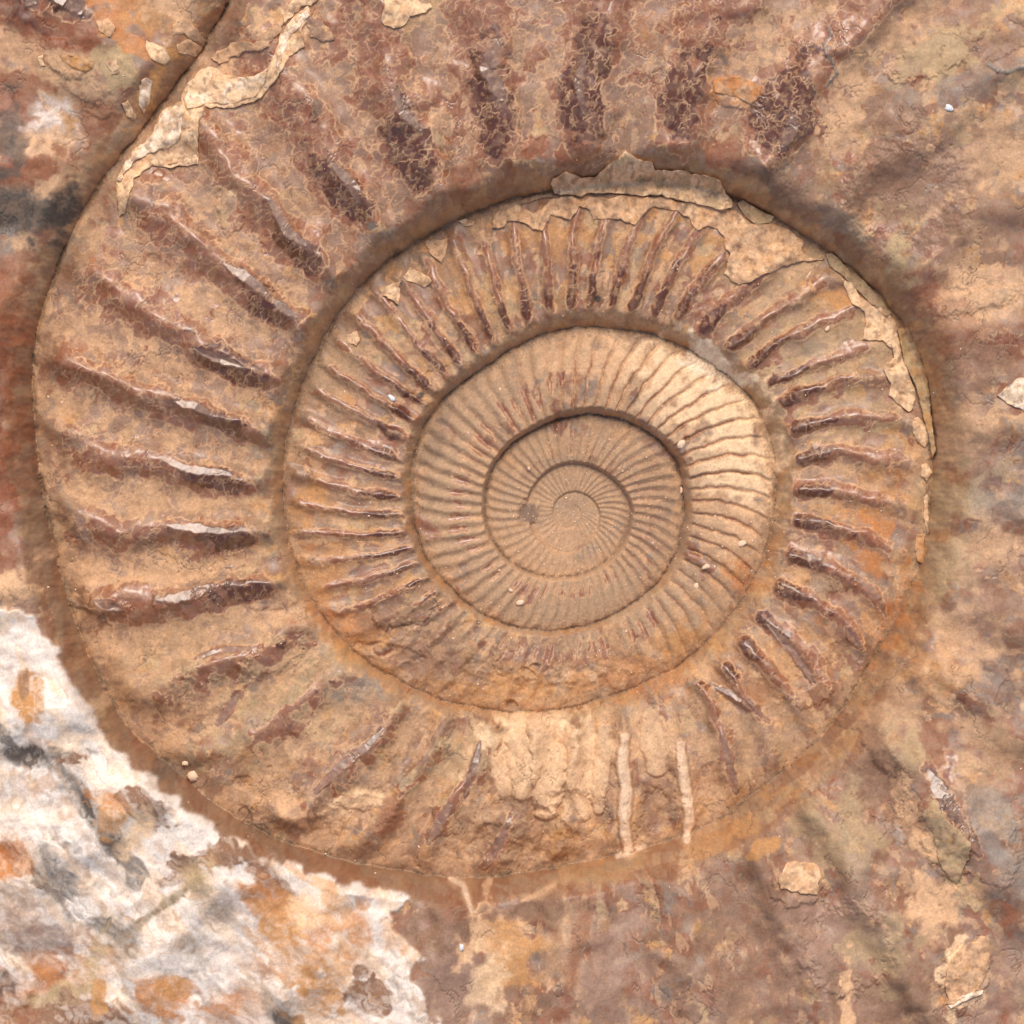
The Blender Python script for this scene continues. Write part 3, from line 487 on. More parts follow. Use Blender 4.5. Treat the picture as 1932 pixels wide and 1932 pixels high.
# pale rib crests at the bottom of the ribbed whorl
for (pts, wd, cn, dz, kx) in ((((1180,1392),(1174,1440),(1183,1490),(1178,1550),(1186,1608)),11,'pale',11,1),(((1285,1405),(1289,1450),(1296,1500),(1303,1545),(1296,1585)),10,'pale',8,1),
        (((1076,1395),(1088,1440),(1084,1480),(1104,1540)),13,'cream',6,.9),(((1015,1375),(1036,1430),(1034,1490),(1030,1530)),30,'cream',16,.85),(((975,1400),(992,1450),(985,1490)),26,'cream',9,.7),
        (((1140,1380),(1136,1450),(1130,1530)),14,'cream',7,.6),(((1230,1350),(1236,1400),(1240,1450)),24,'cream',7,.5),(((1165,1618),(1190,1610),(1215,1600)),6,'pale',1,.6),(((848,1660),(875,1668),(892,1712)),5,'pale',1,.6),(((985,1692),(1015,1680),(1045,1664)),5,'peach',1,.6)):
    sg = [math.hypot(q_[0]-p[0], q_[1]-p[1]) for p, q_ in zip(pts[:-1], pts[1:])]; tot = sum(sg); acc = 0
    best = np.full(X.shape, 1e3); par = np.zeros(X.shape)
    for (p, q_, L_) in zip(pts[:-1], pts[1:], sg):
        dx, dy = q_[0]-p[0], q_[1]-p[1]
        tt = np.clip(((X-p[0])*dx+(Y-p[1])*dy)/(dx*dx+dy*dy), 0, 1); dd = np.hypot(X-p[0]-tt*dx, Y-p[1]-tt*dy)
        c_ = dd < best; best = np.where(c_, dd, best); par = np.where(c_, (acc+tt*L_)/tot, par); acc += L_
    w_ = wd*(0.62+0.38*np.sin(np.pi*np.clip(par, 0.05, 1))+0.22*gn(Y/17.0+pts[0][0], X*0+.3))
    dd = best+n12*1.2+n5*0.5
    m = 1-ss(w_-2.5, w_+2.0, dd)
    mixc(m*kx, PAL[cn]); mixc((1-ss(w_, w_*2.4, dd+6*n25))*0.5*kx, PAL['peach']); mixc(m*kx*ss(.2, .5, n12)*.2, PAL['peach']); gloss *= 1-0.5*m
    z += dz*np.sqrt(np.clip(1-(dd/(w_+4))**2, 0, 1))
# pits, cracks and lumps -----------------------------------------------------
def lump(x, y, rx, ry, rot, h, edge=0.5):
    q = blob(x, y, rx, ry, rot, edge, 0.3, NZ2)
    if q: z[q[0]] += h*q[1]
for a in ((760,1150,62,32,-12,7,.3),(1095,1530,60,30,20,-7,.5),(980,1530,50,20,10,-6,.6),(930,1590,40,30,0,-5,.6),(1240,1530,26,40,0,-7,.6),(1040,1560,40,24,30,-6,.5),(600,1570,40,24,20,-4,.7),(1340,1480,26,34,0,-5,.6),
          (965,1333,11,8,0,-10,.6),(995,1270,14,8,20,-7,.6),(1010,1260,10,6,0,-6,.6),(417,1555,6,5,0,-7,.5),(462,1540,12,20,-30,-6,.4),(455,1475,16,10,0,-5,.7),
          (1830,570,90,20,-12,6,.6),(1700,370,100,90,0,-7,.9),(1560,1440,60,40,-30,4,.8),(1640,1450,50,90,-25,-6,.5),(1500,1670,50,30,0,5,.3),(1660,1420,60,20,50,6,.5),(1770,1580,36,76,-20,6,.3),(1810,1830,42,64,15,5,.25),
          (1860,1600,50,60,0,4,.3),(560,1530,48,38,10,4,.4),(680,1512,42,18,0,4,.3),(190,1140,60,18,8,6,.4),(330,1125,44,22,-20,6,.4),(1590,1780,80,80,0,5,.4),(130,120,50,30,30,5,.3),(190,200,30,30,0,4,.3),(160,170,50,22,30,3,.3),
          (1760,110,90,36,-25,5,.3),(1600,1240,30,30,0,-4,.5),(1590,1095,26,22,10,4,.3),(440,400,24,40,10,4,.3),(1540,1310,40,20,-30,4,.3),(870,1200,60,20,-20,-4,.5),(730,1230,60,14,10,-5,.4),(300,330,10,8,0,-3,.5),(290,490,12,10,0,-3,.5),
          (1385,190,44,22,10,3,.2),(1050,290,66,26,8,-2,.2),(500,1130,60,20,0,4,.5),(410,1250,70,30,-20,5,.5),(520,1240,70,26,-25,5,.4),(700,1530,60,30,-30,-5,.6)):
    lump(*a)
pit = ss(0.5, 0.75, fb(X, Y, 9, 2, 71)+0.25*n5)*ss(0.25, 0.5, fb(X, Y, 70, 3, 72))*(1-pm)*(0.2+0.8*ss(1200, 1300, u))*(1-whitef)*(1-redm)
z -= pit*2.2; mixc(pit*0.45, PAL['brown'])
# hairline cracks
ck = linewidth(fb(X, Y, 95, 5, 74, 0.6), 0.0, 0.35, 1.3)*ss(0.15, 0.35, fb(X, Y, 120, 2, 75))*(0.15+0.85*big)*(1-0.85*whitef)
z -= ck*1.6; mixc(ck*0.5, PAL['soot'])
# dusty spot near the middle
_g = np.hypot((X-997)/20, (Y-965)/22)+0.25*n25
_m = 1-ss(0.7, 1.1, _g); _m2 = 1-ss(0.80, 0.92, _g+.1); _zc = float(np.mean(z[(np.abs(X-997) < 20) & (np.abs(Y-965) < 20)]))
z += (_zc-1.0-z)*_m; mixc(_m*.8, PAL['sand']*.85); mixc(_m2*.8, (PAL['soot']+PAL['mauve'])*.5)
for a in ((1748,287,9,8,0,'peach',.95,.4,.4,1.5,.2),(600,210,12,20,0,'soot',.5,.4,.2,0,.3),(702,430,9,8,0,'grey',.8,.4,.2,0,.3),(1128,562,6,6,0,'soot',.8,.5,.3,0,.3),(792,745,7,6,0,'soot',.8,.5,.3,0,.3),(1462,458,26,18,-10,'khaki',.8,.4,.1,2,.3)): daub(*a)
# grey mineral thread at the upper right
for pts, wd, cn in ((((1556,58),(1562,75),(1548,92),(1553,112),(1566,128),(1574,145),(1562,160),(1552,172)),2.6,'grey'),(((1855,130),(1872,142),(1890,145),(1912,138),(1940,136)),4,'grey')):
    for (p, q_) in zip(pts[:-1], pts[1:]):
        dx, dy = q_[0]-p[0], q_[1]-p[1]; tt = np.clip(((X-p[0])*dx+(Y-p[1])*dy)/(dx*dx+dy*dy), 0, 1)
        dd = np.hypot(X-p[0]-tt*dx, Y-p[1]-tt*dy)+n5*1.2
        m = 1-ss(wd-1, wd+1.2, dd); mixc(m*.85, PAL[cn]); z += m*2.0
# fine grain of the dust everywhere that is not polished
grain = fb(X, Y, 4.2, 2, 81)
z += grain*0.16*(1-gloss)**2+n5*0.22*(1-gloss)**2
col *= (1+(0.10*n5*(1-0.5*gloss)+0.10*n12+0.04*grain)*(1-0.6*whitef))[..., None]
hz = (1-whitef)*ss(0.0, 0.12, fb(wX, wY, 20, 4, 84, .5))*0.22*in_*(1-whitef); mixc(hz, PAL['sand']*0.8)
spk = ss(0.72, 0.9, fb(X, Y, 4.6, 2, 82))*ss(-.1, .4, n150+0.6*n40); mixc(spk*0.35*(1-redm), PAL['soot'])
col = np.clip(col, 0.01, 0.9)
# the rim of the shell falls away to the ground beyond the frame
rr = np.hypot(X-965, Y-965)
z = z-(ss(1480, 1900, rr)**1.0)*(z+40)

# ------------------------------------------------------------------ materials
def newmat(name):
    m = bpy.data.materials.new(name); m.use_nodes = True
    return m, m.node_tree, m.node_tree.nodes['Principled BSDF']
def stone_mat(name, bump=0.25, coat=True, sub=0.0):
    m, nt, b = newmat(name)
    at = nt.nodes.new('ShaderNodeAttribute'); at.attribute_name = 'col'
    geo = nt.nodes.new('ShaderNodeTexCoord')
    n1 = nt.nodes.new('ShaderNodeTexNoise'); n1.inputs['Scale'].default_value = 900; n1.inputs['Detail'].default_value = 5; n1.inputs['Roughness'].default_value = 0.65
    n2 = nt.nodes.new('ShaderNodeTexNoise'); n2.inputs['Scale'].default_value = 2600; n2.inputs['Detail'].default_value = 2
    nt.links.new(geo.outputs['Object'], n1.inputs['Vector']); nt.links.new(geo.outputs['Object'], n2.inputs['Vector'])
    mr = nt.nodes.new('ShaderNodeMapRange'); mr.inputs[1].default_value = 0.25; mr.inputs[2].default_value = 0.75; mr.inputs[3].default_value = 0.76; mr.inputs[4].default_value = 1.24
    nt.links.new(n1.outputs['Fac'], mr.inputs[0])
    vm = nt.nodes.new('ShaderNodeVectorMath'); vm.operation = 'SCALE'
    nt.links.new(at.outputs['Color'], vm.inputs[0]); nt.links.new(mr.outputs[0], vm.inputs['Scale'])
    nt.links.new(vm.outputs[0], b.inputs['Base Color'])
    rg = nt.nodes.new('ShaderNodeMapRange'); rg.inputs[1].default_value = 0.0; rg.inputs[2].default_value = 1.0; rg.inputs[3].default_value = 0.85; rg.inputs[4].default_value = 0.27
    nt.links.new(at.outputs['Alpha'], rg.inputs[0]); nt.links.new(rg.outputs[0], b.inputs['Roughness'])
    if coat:
        cm = nt.nodes.new('ShaderNodeMath'); cm.operation = 'POWER'; cm.inputs[1].default_value = 3.0
        nt.links.new(at.outputs['Alpha'], cm.inputs[0]); nt.links.new(cm.outputs[0], b.inputs['Coat Weight']); b.inputs['Coat Roughness'].default_value = 0.3
    inv = nt.nodes.new('ShaderNodeMapRange'); inv.inputs[3].default_value = bump; inv.inputs[4].default_value = bump*0.12
    nt.links.new(at.outputs['Alpha'], inv.inputs[0])
    bp = nt.nodes.new('ShaderNodeBump'); bp.inputs['Distance'].default_value = 0.0006
    ad = nt.nodes.new('ShaderNodeMath'); ad.operation = 'ADD'
    nt.links.new(n1.outputs['Fac'], ad.inputs[0]); nt.links.new(n2.outputs['Fac'], ad.inputs[1])
    nt.links.new(ad.outputs[0], bp.inputs['Height']); nt.links.new(inv.outputs[0], bp.inputs['Strength'])
    nt.links.new(bp.outputs[0], b.inputs['Normal'])
    return m
M_stone = stone_mat('fossil_stone', 0.15)
M_shell = stone_mat('shell_cream', 0.35, False)

C = sc.collection
def empty(name, loc=(0, 0, 0)):
    o = bpy.data.objects.new(name, None); C.objects.link(o); o.location = loc; o.empty_display_size = 0.02
    return o
def make_mesh(name, co, quads, cols, mat, parent=None, normals=None, smooth=True):
    me = bpy.data.meshes.new(name)
    n = len(quads); kq = quads.shape[1]
    me.vertices.add(len(co)); me.vertices.foreach_set('co', np.ascontiguousarray(co, f32).ravel())
    me.loops.add(n*kq); me.loops.foreach_set('vertex_index', np.ascontiguousarray(quads, np.int32).ravel())
    me.polygons.add(n); me.polygons.foreach_set('loop_start', np.arange(0, n*kq, kq, dtype=np.int32))
    me.polygons.foreach_set('use_smooth', np.full(n, smooth, bool))
    me.update(calc_edges=True)
    a = me.color_attributes.new('col', 'FLOAT_COLOR', 'POINT')
    a.data.foreach_set('color', np.ascontiguousarray(cols, f32).ravel())
    me.materials.append(mat)
    if normals is not None:
        me.normals_split_custom_set_from_vertices(normals.astype(f32))
    o = bpy.data.objects.new(name, me); C.objects.link(o)
    if parent is not None: o.parent = parent
    return o

# ------------------------------------------------------------------ split the relief into whorls, walls and ribs
co = np.empty((NY*NX, 3), f32)
co[:, 0] = ((X-FR/2)*S).ravel(); co[:, 1] = ((FR/2-Y)*S).ravel(); co[:, 2] = (z*S).ravel()
g0, g1 = np.gradient(z, gy, gx)
nr = np.stack([-g1, g0, np.ones_like(g0)], -1).reshape(-1, 3); nr /= np.linalg.norm(nr, axis=1, keepdims=True)
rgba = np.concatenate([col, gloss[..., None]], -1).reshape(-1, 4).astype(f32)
idx = np.arange(NY*NX).reshape(NY, NX)
quads = np.stack([idx[1:, :-1], idx[1:, 1:], idx[:-1, 1:], idx[:-1, :-1]], -1).reshape(-1, 4)
def fc(A): return A[:-1, :-1].ravel()
fu, fv, fw = fc(u), fc(v), fc(wallw)
wi = np.clip(((fu-135)//360).astype(int), -1, 5)          # -1 nucleus ... 4 ribbed whorl ... 5 outermost
kind = np.zeros(len(fu), int)                              # 0 flank, 1 wall, 2 rib, 3 calcite
kind[(fv < fw*0.8) & (wi >= 2)] = 1
ribm = (np.abs(fc(fr)) < np.interp(fu, [0, 900, 1250, 1310, 1700], [.25, .28, .30, .2, .22])) & (fv > fw*0.85) & (fv < 0.93) & (fc(wear) > 0.45) & (wi >= 1) & (fc(rr) < 1700)
kind[ribm] = 2
inview = (fc(X) > -60) & (fc(X) < FR+60) & (fc(Y) > -60) & (fc(Y) < FR+60)
kind[(kind == 2) & ~inview & (wi == 5)] = 0
kind[(fc(whitef) > 0.5) & (kind != 1)] = 3
label = (wi+1)*100000+kind*10000+np.where(kind == 2, fc(ribi), 0)
order = np.argsort(label, kind='stable')
ls = label[order]; starts = np.flatnonzero(np.r_[True, ls[1:] != ls[:-1]]); ends = np.r_[starts[1:], len(ls)]

ammo = empty('ammonite_fossil', w3(CX, CY, -40))
ammo['label'] = 'large ribbed spiral ammonite fossil, tan and red-brown with a white calcite corner'
ammo['category'] = 'fossil'
WL = {-1: 'tiny innermost coil at the centre of the spiral', 0: 'small dusty coil round the centre', 1: 'dusty sand-brown coil with a dark round spot', 2: 'fine-ribbed coil with a worn cream quarter',
      3: 'thin-ribbed coil with red-brown crests and shell remnants', 4: 'boldly ribbed coil with glossy dark red crests', 5: 'outermost broad coil, mottled brown with white calcite'}
mapv = np.full(NY*NX, -1, np.int64)
pieces = {}
for s_, e_ in zip(starts, ends):
    L = int(ls[s_]); f = order[s_:e_]
    q = quads[f]; vi = np.unique(q)
    mapv[vi] = np.arange(len(vi)); q2 = mapv[q]
    pieces[L] = (vi, q2)
whorls = {}
base = np.array(w3(CX, CY, -40), f32)
def islands(nv_, q2):
    lab = np.arange(nv_)
    for _ in range(4000):
        m_ = lab[q2].min(axis=1); old = lab.copy()
        for c_ in range(4): np.minimum.at(lab, q2[:, c_], m_)
        lab = lab[lab]
        if np.array_equal(lab, old): break
    return lab
def emit(L, name, parent, split=False):
    vi, q2 = pieces[L]
    if split:
        fl = islands(len(vi), q2)[q2[:, 0]]; ids, cnt = np.unique(fl, return_counts=True)
        if len(ids) > 1:
            first = None
            for t_ in ids[np.argsort(-cnt)]:
                f_ = q2[fl == t_]; vv, inv_ = np.unique(f_, return_inverse=True)
                o = make_mesh(name if first is None else 'rib_remnant', co[vi[vv]]-base, inv_.reshape(-1, 4), rgba[vi[vv]], M_stone, parent, nr[vi[vv]])
                first = first or o
            return first
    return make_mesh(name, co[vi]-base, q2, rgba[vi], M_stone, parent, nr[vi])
for w in range(-1, 6):
    L = (w+1)*100000
    if L in pieces:
        o = emit(L, 'whorl', ammo); o['label'] = WL[w]; whorls[w] = o
nrib = 0
for L in sorted(pieces):
    w = L//100000-1; kd = (L % 100000)//10000
    if kd == 0: continue
    par = whorls.get(w, ammo)
    if kd == 2 and len(pieces[L][1]) < 60:
        emit(L, 'rib_remnant', par, True); continue
    o = emit(L, {1: 'umbilical_wall', 2: 'rib', 3: 'calcite_crust'}[kd], par, kd == 2)
    if kd == 3: o['label'] = 'white crystalline calcite crust stained ochre and grey'
    nrib += kd == 2
print('ribs', nrib, 'pieces', len(pieces), 'tris', 2*len(quads))

# ------------------------------------------------------------------ sampling the relief for what lies on it
def zat(x, y):
    x = np.asarray(x, float); y = np.asarray(y, float)
    i = np.clip(np.searchsorted(gx, x)-1, 0, NX-2); j = np.clip(np.searchsorted(gy, y)-1, 0, NY-2)
    tx = (x-gx[i])/(gx[i+1]-gx[i]); ty = (y-gy[j])/(gy[j+1]-gy[j])
    return (z[j, i]*(1-tx)*(1-ty)+z[j, i+1]*tx*(1-ty)+z[j+1, i]*(1-tx)*ty+z[j+1, i+1]*tx*ty)
zsm = z.copy()
for _ in range(10): zsm = blur(zsm)
def zsat(x, y):
    x = np.asarray(x, float); y = np.asarray(y, float)
    i = np.clip(np.searchsorted(gx, x)-1, 0, NX-2); j = np.clip(np.searchsorted(gy, y)-1, 0, NY-2)
    return zsm[j, i]

prng = random.Random(5)
def rough_outline(poly, jag=1.6, seg=5.0):
    out = []
    n = len(poly)
    for i in range(n):
        a = poly[i]; b = poly[(i+1) % n]
        L = math.hypot(b[0]-a[0], b[1]-a[1]); m = max(1, int(L/seg))
        for t in range(m):
            f = t/m; x = a[0]+(b[0]-a[0])*f; y = a[1]+(b[1]-a[1])*f
            if L > 0:
                nx_, ny_ = -(b[1]-a[1])/L, (b[0]-a[0])/L
                jn = float(fb(np.array([x]), np.array([y]), 14, 3, 91)[0])*jag*2.2
                x += nx_*jn; y += ny_*jn
            out.append((x, y))
    return out
def pip(x, y, poly):
    c = False; n = len(poly)
    for i in range(n):
        x0, y0 = poly[i]; x1, y1 = poly[i-1]
        if (y0 > y) != (y1 > y) and x < (x1-x0)*(y-y0)/(y1-y0)+x0: c = not c
    return c
def flake(poly, h, color, name='shell_flake', label=None, jag=1.6, tilt=(0, 0), grid=3.4, color2='peach', amp_=2.2, seed=0, follow=0.5):
    O = rough_outline(poly, jag)
    ar = sum(O[i-1][0]*O[i][1]-O[i][0]*O[i-1][1] for i in range(len(O)))
    if ar < 0: O = O[::-1]
    n = len(O); cx = sum(p[0] for p in O)/n; cy = sum(p[1] for p in O)/n
    I = []
    for i in range(n):
        a = O[i-1]; b = O[(i+1) % n]; L = math.hypot(b[0]-a[0], b[1]-a[1]) or 1
        I.append((O[i][0]-(b[1]-a[1])/L*1.5, O[i][1]+(b[0]-a[0])/L*1.5))
    pts = [Vector(p) for p in I]
    xs = [p[0] for p in O]; ys = [p[1] for p in O]
    yy = min(ys)
    xs0, xs1 = min(xs), max(xs)
    IA = np.array(I)
    GX_, GY_ = np.meshgrid(np.arange(xs0, xs1, grid), np.arange(yy, max(ys), grid))
    GX_ = (GX_+rng.uniform(-1, 1, GX_.shape)).ravel(); GY_ = (GY_+rng.uniform(-1, 1, GY_.shape)).ravel()
    ins = inpoly(GX_, GY_, [tuple(p) for p in I])
    GX_, GY_ = GX_[ins], GY_[ins]
    d2 = np.min(np.hypot(GX_[:, None]-IA[None, :, 0], GY_[:, None]-IA[None, :, 1]), axis=1) if len(GX_) else np.array([])
    GX_, GY_ = GX_[d2 > 1.5], GY_[d2 > 1.5]
    pts += [Vector((a, b)) for a, b in zip(GX_, GY_)]
    res = delaunay_2d_cdt(pts, [], [list(range(n))], 1, 1e-4)
    V = np.array([tuple(p) for p in res[0]]); F = [tuple(f) for f in res[2]]
    ztop = zsat(V[:, 0], V[:, 1])*(1-follow)+zat(V[:, 0], V[:, 1])*follow+h+tilt[0]*(V[:, 0]-cx)+tilt[1]*(V[:, 1]-cy)
    ztop += amp_*fb(V[:, 0], V[:, 1], 18, 3, 95+seed)
    OA = np.array(O)
    zO = zsat(OA[:, 0], OA[:, 1])*(1-follow)+zat(OA[:, 0], OA[:, 1])*follow+h-0.8+tilt[0]*(OA[:, 0]-cx)+tilt[1]*(OA[:, 1]-cy)+amp_*fb(OA[:, 0], OA[:, 1], 18, 3, 95+seed)
    zB = np.minimum(zat(OA[:, 0], OA[:, 1]), zsat(OA[:, 0], OA[:, 1]))-6
    zB = np.minimum(zB, zO-3)
    stp = lambda a_, b_: 2.6*ss(0.0, 0.05, fb(a_, b_, 34, 3, 120+seed))
    ztop = ztop+stp(V[:, 0], V[:, 1]); zO = zO+stp(OA[:, 0], OA[:, 1])
    nv = len(V)
    A = np.vstack([np.c_[V, ztop], np.c_[OA, zO], np.c_[OA, zB]])
    # the first n input points are the inset outline; map them through the triangulation's origin table
    omap = {}
    for vi_, org in enumerate(res[3]):
        for o_ in org:
            if o_ < n: omap[o_] = vi_
    tris = [f[::-1] if ((V[f[1]][0]-V[f[0]][0])*(V[f[2]][1]-V[f[0]][1])-(V[f[2]][0]-V[f[0]][0])*(V[f[1]][1]-V[f[0]][1])) > 0 else f for f in F]
    for i in range(n):
        j = (i+1) % n
        if i not in omap or j not in omap: continue
        a, b = omap[i], omap[j]
        tris += [(nv+i, a, nv+j), (a, b, nv+j)]
        tris += [(nv+n+i, nv+i, nv+n+j), (nv+i, nv+j, nv+n+j)]
    cc = np.empty((len(A), 3)); cc[:] = PAL[color]
    m = ss(0.05, 0.45, fb(A[:, 0], A[:, 1], 26, 4, 97+seed))*0.7
    cc += (PAL[color2]-cc)*m[:, None]
    m = ss(0.3, 0.6, fb(A[:, 0], A[:, 1], 18, 4, 98+seed))*0.5
    cc += (PAL['ochre']-cc)*m[:, None]
    m = ss(0.12, 0.3, fb(A[:, 0], A[:, 1], 30, 4, 130+seed))*0.5
    cc += (PAL['sand']-cc)*m[:, None]
    m = ss(0.35, 0.5, fb(A[:, 0], A[:, 1], 14, 3, 131+seed))*0.6
    cc += (PAL['brown']-cc)*m[:, None]
    cc *= (1+0.14*fb(A[:, 0], A[:, 1], 6, 3, 99))[:, None]
    crk_ = np.abs(fb(A[:, 0], A[:, 1], 34, 2, 101+seed)); m = 1-ss(0.0, 0.045, crk_)
    cc += (PAL['brown']-cc)*(m*0.5)[:, None]
    cc[nv+n:] = cc[nv+n:]*0.85
    cols = np.c_[cc, np.full(len(cc), 0.22)]
    W = np.c_[(A[:, 0]-FR/2)*S, (FR/2-A[:, 1])*S, A[:, 2]*S]-base
    o = make_mesh(name, W, np.array(tris), cols, M_shell, ammo, None, False)
    # smooth tops, crisp edges
    sm = np.zeros(len(tris), bool); sm[:len(F)] = True
    o.data.polygons.foreach_set('use_smooth', sm)
    if label: o['label'] = label
    return o
def cr(ox, oy, pts): return [(ox/1.375+a/2.952, oy/1.375+b/2.952) for a, b in pts]

flake(cr(880,0,[(245,-60),(262,60),(240,140),(262,175),(310,185),(350,172),(380,155),(398,112),(450,104),(500,80),(520,60),(500,20),(480,-60)]), 5, 'cream', label='smooth peach shell flake at the top edge', jag=.8)
# jagged cream strip along the top of the thin-ribbed coil
strip = cr(880,0,[(850,1260),(860,1190),(905,1150),(1000,1130),(1080,1180),(1130,1160),(1180,1105),(1300,1080),(1350,1120),(1400,1085),(1500,1100),(1600,1078),(1700,1090),(1850,1095)])
strip += cr(1756,0,[(0,1120),(90,1118),(150,1135),(340,1165),(400,1235),(540,1240),(640,1280),(715,1345),(700,1390),(735,1430),(830,1440),(720,1450),(600,1480),(540,1512),(480,1530),(420,1568),(350,1580),(300,1560),(270,1520),(290,1460),(300,1410),(262,1375),(270,1320),(230,1270),(180,1250),(120,1280),(85,1240),(60,1200),(0,1170)])
strip += cr(880,0,[(1880,1170),(1750,1140),(1700,1185),(1650,1250),(1570,1215),(1500,1212),(1420,1215),(1395,1160),(1340,1140),(1290,1215),(1230,1200),(1180,1190),(1150,1250),(1130,1280),(1080,1265),(1030,1230),(930,1225),(920,1255),(870,1268)])
flake(strip, 4.5, 'peach', label='jagged cream shell strip along the upper seam of the thin-ribbed coil', color2='cream', jag=1.0, seed=1)
flake(cr(880,0,[(1175,1020),(1190,1000),(1260,965),(1350,990),(1410,992),(1500,920),(1545,895),(1590,855),(1690,905),(1740,910),(1760,950),(1932,955)])+cr(1756,0,[(80,970),(180,985),(240,1010),(255,1050),(310,1110),(310,1150),(240,1165),(150,1132),(0,1108)])+cr(880,0,[(1800,1080),(1700,1085),(1600,1072),(1400,1065),(1350,1085),(1250,1075),(1200,1070)]),
      12, 'cream', label='long pale khaki shell plate standing at the top seam', color2='khaki', jag=1.0, tilt=(0, .12), seed=2, follow=0)
flake(cr(1756,0,[(340,1125),(370,1110),(480,1170),(545,1200),(530,1235),(440,1245),(385,1200)]), 9, 'khaki', label='small khaki shell plate beside the long plate', color2='peach', jag=.6, seed=3)
flake(cr(1756,0,[(840,1410),(870,1405),(950,1480),(1050,1560),(1160,1680),(1205,1745),(1170,1760),(1080,1680),(1010,1610),(940,1540),(860,1480)]), 7, 'khaki', label='narrow brown shell strip in the upper right seam', color2='sand', jag=.8, seed=4)
flake(cr(1756,0,[(930,1560),(980,1570),(1030,1650),(1110,1700),(1180,1720),(1240,1820)])+cr(1756,880,[(1245,30),(1262,90),(1300,200),(1340,300),(1325,380),(1300,402),(1230,350),(1188,310),(1200,240),(1165,200),(1160,150),(1215,100),(1205,50),(1150,5),(1040,0)])+cr(1756,0,[(1035,1890),(1060,1800),(1050,1730),(975,1680)]),
      5, 'cream', label='jagged cream shell strip along the right seam', color2='peach', jag=.9, seed=5)
flake(cr(1756,880,[(1235,-60),(1290,-70),(1330,20),(1365,110),(1400,230),(1420,400),(1447,620),(1430,660),(1405,520),(1370,390),(1335,250),(1275,130)]), 10, 'khaki', label='curved khaki shell plate in the right seam', color2='ochre', jag=.6, tilt=(-.25, .1), seed=6, follow=0)
flake(cr(1756,880,[(1325,440),(1350,430),(1400,480),(1420,560),(1390,600),(1350,570),(1318,510)]), 4, 'cream', label='small round cream flake at the right seam', jag=.6, seed=7)
flake(cr(1756,880,[(1370,700),(1400,690),(1430,740),(1400,790),(1368,760)]), 4, 'cream', label='tiny cream flake below the round one', jag=.6, seed=8)
flake(cr(1756,880,[(1345,1090),(1385,1080),(1395,1180),(1380,1250),(1350,1240),(1335,1160)]), 3, 'ochre', label='ochre flake low on the right seam', jag=.8, seed=9)
flake(cr(1756,880,[(1385,880),(1405,860),(1412,1000),(1408,1090),(1385,1000)]), 3, 'cream', label='thin cream sliver on the right seam', jag=.5, seed=9)
flake(cr(880,0,[(350,1540),(390,1480),(430,1500),(480,1520),(515,1560),(470,1600),(420,1570)]), 3.5, 'cream', label='cream flake upper left on the thin-ribbed coil', jag=1.2, seed=10)
flake(cr(880,0,[(470,1335),(600,1320),(595,1400),(570,1455),(520,1425)]), 4, 'peach', label='pointed cream flake near the upper left seam', jag=1.2, seed=11)
flake(cr(880,0,[(225,1590),(340,1560),(335,1640),(330,1690),(290,1660),(240,1640)]), 4, 'cream', label='ragged cream flake on the upper left of the thin-ribbed coil', jag=1.6, seed=12)
flake(cr(880,0,[(40,1860),(90,1840),(120,1880),(90,1925),(45,1910)]), 3, 'cream', label='small cream flake at the left of the thin-ribbed coil', jag=1.4, seed=13)
flake(cr(880,0,[(660,1220),(700,1210),(755,1225),(740,1250),(700,1255)]), 3, 'cream', label='tiny cream flake on the upper seam', jag=.8, seed=14)
flake(cr(880,0,[(880,1140),(980,1110),(1100,1080),(1185,1065),(1190,1085),(1080,1110),(960,1150),(890,1165)]), 4, 'sand', label='thin sand-coloured shell edge beneath the top seam', jag=.9, seed=15)
flake(cr(1756,880,[(1760,320),(1815,270),(1870,225),(1990,205),(2100,300),(2060,420),(1900,402),(1830,370)]), 5, 'pale', label='pale triangular shell flake at the right edge', color2='cream', jag=.9, seed=16)
# peeling shell layers at the upper left of the ribbed coil
flake(cr(0,0,[(650,1010),(690,930),(760,830),(850,760),(880,660),(930,600),(1010,570),(1020,520),(1060,450),(1130,385),(1200,380),(1260,430),(1400,450),(1500,400),(1545,300),(1570,200),(1640,110),(1720,50),(1745,100),(1690,170),(1700,270),(1620,330),(1570,430),(1460,560),(1300,610),(1150,605),(1115,700),(1110,925),(1020,930),(940,940),(850,925),(760,1000),(730,1100),(700,1200),(670,1210),(660,1100)]),
      5, 'cream', label='lower layer of peeling cream shell at the upper left', color2='peach', jag=1.2, seed=17)
flake(cr(0,0,[(655,1005),(700,920),(770,830),(860,765),(890,660),(940,605),(1015,590),(1030,620),(1025,700),(1010,780),(960,825),(860,850),(770,890),(710,950),(675,1020)]),
      10, 'pale', label='upper layer of peeling pale shell at the upper left', color2='cream', jag=1.4, seed=18)
flake(cr(0,0,[(1030,560),(1060,460),(1130,390),(1190,390),(1180,450),(1280,450),(1420,440),(1500,400),(1480,480),(1440,540),(1300,590),(1180,580),(1100,610),(1050,620)]),
      9, 'cream', label='folded shell layer above the peeling bands', color2='pale', jag=1.6, seed=19)
flake(cr(0,0,[(1560,250),(1590,190),(1650,120),(1720,70),(1730,100),(1680,160),(1620,220),(1600,290),(1560,400),(1545,380)]), 8, 'pale', label='narrow pale shell band rising to the top', color2='peach', jag=1.4, seed=20)
flake(cr(0,0,[(940,920),(1010,890),(1040,860),(1060,740),(1085,720),(1100,860),(1105,915)]), 7, 'cream', label='corner of layered shell where the band turns', color2='ochre', jag=.6, seed=21)
